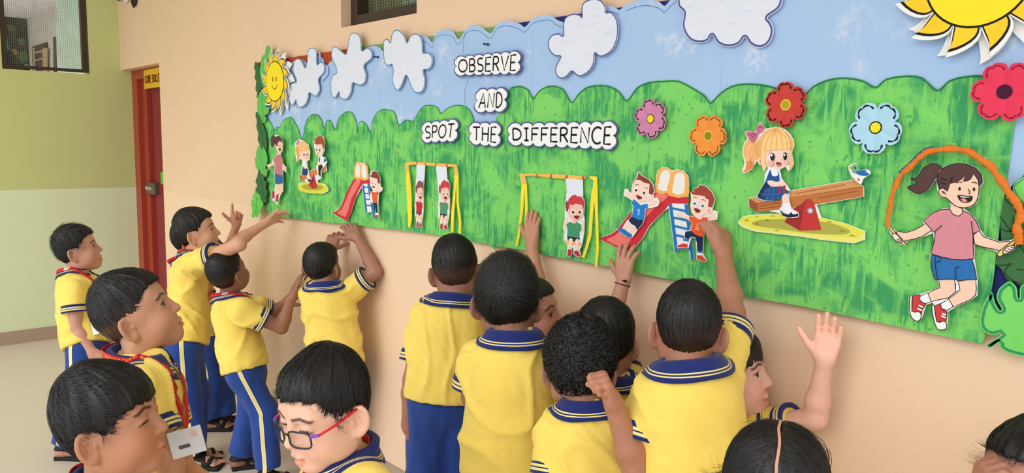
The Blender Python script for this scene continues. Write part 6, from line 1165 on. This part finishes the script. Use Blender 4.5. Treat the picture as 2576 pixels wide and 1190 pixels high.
# boy at the wall, face between two heads, right hand flat on the paper
person('boy looking sideways between two heads, right palm flat beside the large swing', 2.34, (1333, 800), (.92, .20, -.36), -.05, skin=(196, 140, 116), q=.003, strands=(1200, .03, .12, 0), mouth=.3, smile=.4, fb=(.5, 0, 1), style='short',
       J=dict(shR=(1372, 872, .05), shL=(1290, 890, .0)), arms=dict(R=dict(el=(1352, 735, .17), wr=('xyz', wall(1338, 618, .058)), to=('xyz', wall(1338, 512, .046)), pn='wall', pose=FLAT, res=.0025)))
# bottle held by the straight haired child
bc = at(1450, 1020, 1.93)
bt = empty('water_bottle', tuple(bc), 'pale translucent water bottle held between the boys in the crowd', 'bottle')
M_bot = mat('bottle_plastic', (206, 214, 216), .15, .05, 30, spec=.6); ax = unit(cdir(.25, 1, .2))
V, Fc = tube([bc + ax * t for t in (-.075, -.07, .02, .035, .045)], [.024, .028, .028, .022, .014], 18); meshobj('bottle_body', V, Fc, M_bot, bt, smooth=True)
V, Fc = tube([bc + ax * t for t in (.043, .068)], [.016, .016], 16); meshobj('bottle_cap', V, Fc, mat('bottle_cap_blue', (60, 130, 190), .4), bt)
V, Fc = tube([bc + ax * t for t in (-.03, -.005)], [.0286, .0286], 18); meshobj('bottle_label', V, Fc, mat('bottle_label_blue', (90, 160, 210), .4), bt)
# boy in the middle, back view, whorl at the crown
person('boy with a hair whorl seen from behind, arms folded in front', 2.0, (1276, 762), (.12, .36, 1), 0, hs=1.025, skin=(160, 114, 94), q=.0028, strands=(6500, .034, .42, 0), th=(.006, .017, .011), fb=(.05, 0, 1), neck=(1292, 850, -.05), shirt_h=.0065, whorl=(0, -.095, .060), s=1.05,
       J=dict(shL=(1204, 905, .0), shR=(1362, 897, .03), hip=(1284, 1140, -.01)), arms=dict(L=dict(el=(1190, 1000, .01), wr=(1232, 965, .11), to=(1290, 955, .125), pn=(0, 0, -1), sl=.75), R=dict(el=(1384, 1000, .03), wr=(1352, 975, .12), to=(1310, 985, .15), pn=(0, 0, -1))))
# child behind the curly head, right hand on the slide
person('child with smooth straight hair behind the curly haired boy, right hand on the large slide', 2.10, (1524, 862), (.12, .28, 1), -.05, skin=(196, 142, 120), q=.003, strands=(3500, .035, .06, 0), style='bowl', th=(.008, .014, .012), fb=(.2, 0, 1), neck=(1522, 962, -.03), hs=1.0,
       J=dict(shR=(1588, 990, .0), shL=(1462, 1010, .02)), arms=dict(L=dict(el=(1444, 1125, -.02), wr=(1420, 1070, -.17), to=(1430, 1012, -.185), pn=(1, 0, -.1), pose=HOLD, res=.003), R=dict(el=(1532, 835, .14), wr=('xyz', wall(1569, 706, .083)), to=('xyz', wall(1574, 625, .064)), pn='wall', pose=OPEN, sl=.45, res=.0025)))
L = person.last; wr = L['arm']['R'][2]; el = L['arm']['R'][1]; ax = unit(wr - el); s1 = unit(np.cross(ax, UP)); s2 = np.cross(ax, s1); pw = wr - ax * .012
V, Fc = tube([pw + (.0225) * (s1 * math.cos(a) + s2 * math.sin(a)) for a in np.linspace(0, 6.28, 26)], .0013, 6); meshobj('wrist_thread', V, Fc, BLACK, L['root'])
tp = at(1570, 706, cdepth(pw) - .024); V, Fc = boxes([((-.012, -.0012, -.001), (.012, .0012, .001)), ((-.001, -.0012, -.004), (.007, .0012, .002))]); meshobj('thread_knot', np.array(V) + tp, Fc, BLACK, L['root'])
# curly haired boy
person('boy with curly black hair seen from behind in front of the crowd', 1.79, (1458, 932), (.06, .14, 1), .03, skin=(170, 122, 100), q=.0028, strands=(4200, .024, .4, .75), th=(.009, .017, .014), rough=1.5, fb=(.12, 0, 1), neck=(1478, 1022, -.04), shirt_h=.0065, hs=.94,
       J=dict(shL=(1404, 1085, -.02), shR=(1546, 1064, .05)), s=.95, arms=dict(L=dict(el=(1380, 1260, -.06), wr=(1400, 1400, -.10), sl=.62), R=dict(el=(1548, 1240, .06), wr=(1530, 1380, .02))))
# tall boy pinching the climbing boy's hand
person('boy in the crowd reaching up with his right hand to the paper climbing boy', 1.70, (1731, 835), (-.03, .20, 1), .02, hs=.935, skin=(178, 124, 100), q=.0028, strands=(6000, .022, .10, 0), th=(.002, .011, .008), fade=.2, fb=(.02, 0, 1), neck=(1734, 925, -.04), shirt_h=.0065, s=1.06,
       J=dict(shL=(1646, 1010, -.02), shR=(1810, 945, .03), hip=(1752, 1225, -.02)), arms=dict(R=dict(el=(1842, 790, .14), wr=('xyz', wall(1820, 640, .085)), to=('xyz', wall(1814, 552, .070)), pn=(-.8, .1, .6), pose=PINCH, sl=.75, res=.0025), L=dict(el=(1600, 1178, -.05), wr=(1544, 1016, -.07), to=(1522, 955, -.08), pn=(-1, .1, -.25), pose=FIST, sl=.58, res=.0025)))
# child with a fringe at the wall, left palm showing
person('child with straight black fringe looking up, left palm turned out under the board', 1.95, (1826, 940), (.95, .12, -.22), 0, hs=1.04, skin=(232, 182, 164), q=.0026, style='bowl', th=(.009, .014, .012), strands=(3500, .04, .05, 0), mouth=.8, fb=(.75, 0, -.5), neck=(1838, 1050, -.01), lanyard=True, lids=1.0,
       J=dict(shL=(1928, 1080, -.02), shR=(1800, 1100, -.06), gaze=(.0, 0, .35)), arms=dict(L=dict(el=(2050, 1052, -.12), wr=(2074, 908, -.16), to=(2088, 822, -.16), pn=(-.12, -.1, -1), pose=OPENP, sl=.56, res=.0025), R=dict()))
def ponytail():
    L = person.last; b = L['H2W']((0, -.100, .005)); back = -L['R'][:, 1]; P0 = spline([b + back * -.01, b + back * .03 + UP * .004, b + back * .045 - UP * .05, b + back * .035 - UP * .12, b + back * .03 - UP * .17], False, 6)
    V, Fc = tube(P0, np.interp(np.linspace(0, 1, len(P0)), [0, .12, .35, .8, 1], [.014, .016, .024, .016, .004]), 14); V = np.array(V); V += .003 * sinnoise(V * np.array([1, 1, .15]), 160, 5)[:, None] * unit(back); o = meshobj('ponytail', V, Fc, M_hairc, L['root'], smooth=True)
    V, Fc = tube([P0[2] - back * .006, P0[2] + back * .006], .019, 14); meshobj('hair_tie', V, Fc, M_navy, o, smooth=True)
# girl with centre parting
person('girl with a centre parting in smooth dark hair, seen from above and behind', 1.20, (1950, 1262), (0, .30, 1), 0, skin=(186, 138, 118), q=.0026, style='girl', th=(.008, .011, .012), part=True, rough=.2, strands=(7000, .05, .03, 0), fb=(0, 0, 1), group='children in front of the crowd')
L = person.last
for k, P0 in enumerate(([(2068, 1150), (2085, 1130), (2092, 1165), (2078, 1190), (2066, 1175), (2080, 1158)], [(2058, 1110), (2080, 1128), (2088, 1160)], [(2050, 1095), (2072, 1112), (2084, 1150), (2076, 1185)])):
    V, Fc = tube([at(x, y, 1.22) for x, y in spline(P0, False, 6)], .0005, 5); meshobj('stray_curl', V, Fc, M_hairc, L['root'])
ponytail()
# girl at the corner with a hand by her temple
person('girl with tied dark hair looking down, one hand raised to her temple', 1.28, (2616, 1232), (-.55, -.25, -.80), 0, skin=(180, 126, 104), q=.0026, style='girl', th=(.008, .012, .012), rough=.3, strands=(5000, .05, .04, 0), lids=.55, fb=(-.8, 0, -.4), group='children in front of the crowd',
       arms=dict(R=dict(el=(2440, 1400, -.02), wr=(2462, 1262, -.02), to=(2482, 1185, -.02), pn=(1, 0, .5), pose=HOLD, res=.0025)))
ponytail()
# boy in profile behind the front boy
person('boy with short hair in profile gazing up at the display, red lettered lanyard and card', 1.88, (324, 833), (.88, .40, -.22), 0, 'R', skin=(200, 148, 120), q=.0026, fade=.9, strands=(6000, .026, .12, 0), th=(.003, .015, .010), fb=(1, 0, .1), neck=(345, 905, .02), lanyard=True, text=.055, shirt_h=.0065, group='children away from the wall',
       J=dict(shR=(350, 985, -.08), shL=(396, 972, .10), gaze=(0, 0, .2)), arms=dict(R=dict(el=(416, 1140, -.10), wr=(448, 1240, -.04), sl=.70), L=dict(el=(440, 1120, .12), wr=(470, 1180, .1))))
L = person.last; cp = at(470, 1112, 1.74)
ax = np.stack([cdir(1, .25, .2), cdir(.1, 0, 1), cdir(-.28, 1, 0)]); V, Fc = boxvf((-.036, -.0015, -.030), (.036, .0015, .030)); cdh = meshobj('identity_card', np.array(V) @ ax + cp, Fc, M_card, L['root'])
V, Fc = boxvf((-.018, -.0022, -.012), (.006, -.0015, -.004)); meshobj('printed_block', np.array(V) @ ax + cp, Fc, paper((90, 90, 96)), cdh)
V, Fc = boxvf((.012, -.0022, .008), (.026, -.0015, .022)); meshobj('printed_photo', np.array(V) @ ax + cp, Fc, paper((226, 190, 190)), cdh)
# front boy, looking down
person('boy with thick black fringe and downcast eyes in front of the boy with the card', 1.50, (222, 1132), (.88, .08, -.42), 0, 'R', hs=1.06, skin=(186, 132, 104), q=.0025, style='fringe', strands=(8000, .030, .14, 0), th=(.009, .018, .014), lids=.35, fb=(.9, 0, -.2), lanyard=True, text=.05, shirt_h=.0065, group='children in front of the crowd',
       J=dict(gaze=(0, 0, -.2)))
# boy with glasses
person('boy with red armed glasses looking down in front of the crowd', 1.48, (902, 1060), (-.75, -.40, -.52), 0, 'L', skin=(232, 184, 160), q=.0025, strands=(8000, .034, .14, 0), th=(.006, .017, .012), lids=.30, mouth=.5, fb=(-.75, 0, -.5), lanyard='in', shirt_h=.0065, whorl=(.0, -.06, .10), group='children in front of the crowd')
L = person.last; H = L['H2W']; gz = -.010
M_fr = mat('black_spectacle_frame', (20, 20, 24), .25, spec=.6); M_rd = mat('red_spectacle_arm', (206, 34, 48), .4); M_pu = mat('purple_hinge', (120, 70, 190), .4)
gl_ = None
for sx in (-1, 1):
    cx_ = sx * .0315; ring = []
    for a in np.linspace(0, 2 * math.pi, 41)[:-1]:
        e = 4.0; ca, sa = math.cos(a), math.sin(a); x = .0235 * np.sign(ca) * abs(ca) ** (2 / e); z = .0165 * np.sign(sa) * abs(sa) ** (2 / e); ring.append((cx_ + x, .1035 - (cx_ + x) ** 2 * 5, gz + z))
    V, Fc = tube(H(ring + ring[:1]), .0018, 7); fr_ = meshobj('spectacle_rim', V, Fc, M_fr, L['root'], smooth=True)
    gm = MATS.get('lens') or mat('lens', (240, 244, 248), .03, 0, spec=.5); gm.node_tree.nodes['Principled BSDF'].inputs['Transmission Weight'].default_value = 1; gm.node_tree.nodes['Principled BSDF'].inputs['IOR'].default_value = 1.01
    meshobj('lens', H([(x, y, z) for x, y, z in ring]), [tuple(range(40))], gm, fr_)
    V, Fc = tube(H([(sx * .055, .088, gz + .009), (sx * .068, .078, gz + .010)]), .0032, 8); meshobj('spectacle_hinge', V, Fc, M_pu, L['root'])
    V, Fc = tube(H([(sx * .068, .078, gz + .010), (sx * .076, .04, gz + .016), (sx * .0785, .0, gz + .024), (sx * .079, -.03, gz + .026)]), .0026, 8); meshobj('spectacle_arm', V, Fc, M_rd, L['root'], smooth=True)
V, Fc = tube(H([(-.009, .103, gz + .006), (0, .106, gz + .009), (.009, .103, gz + .006)]), .0018, 7); meshobj('spectacle_bridge', V, Fc, M_fr, L['root'], smooth=True)
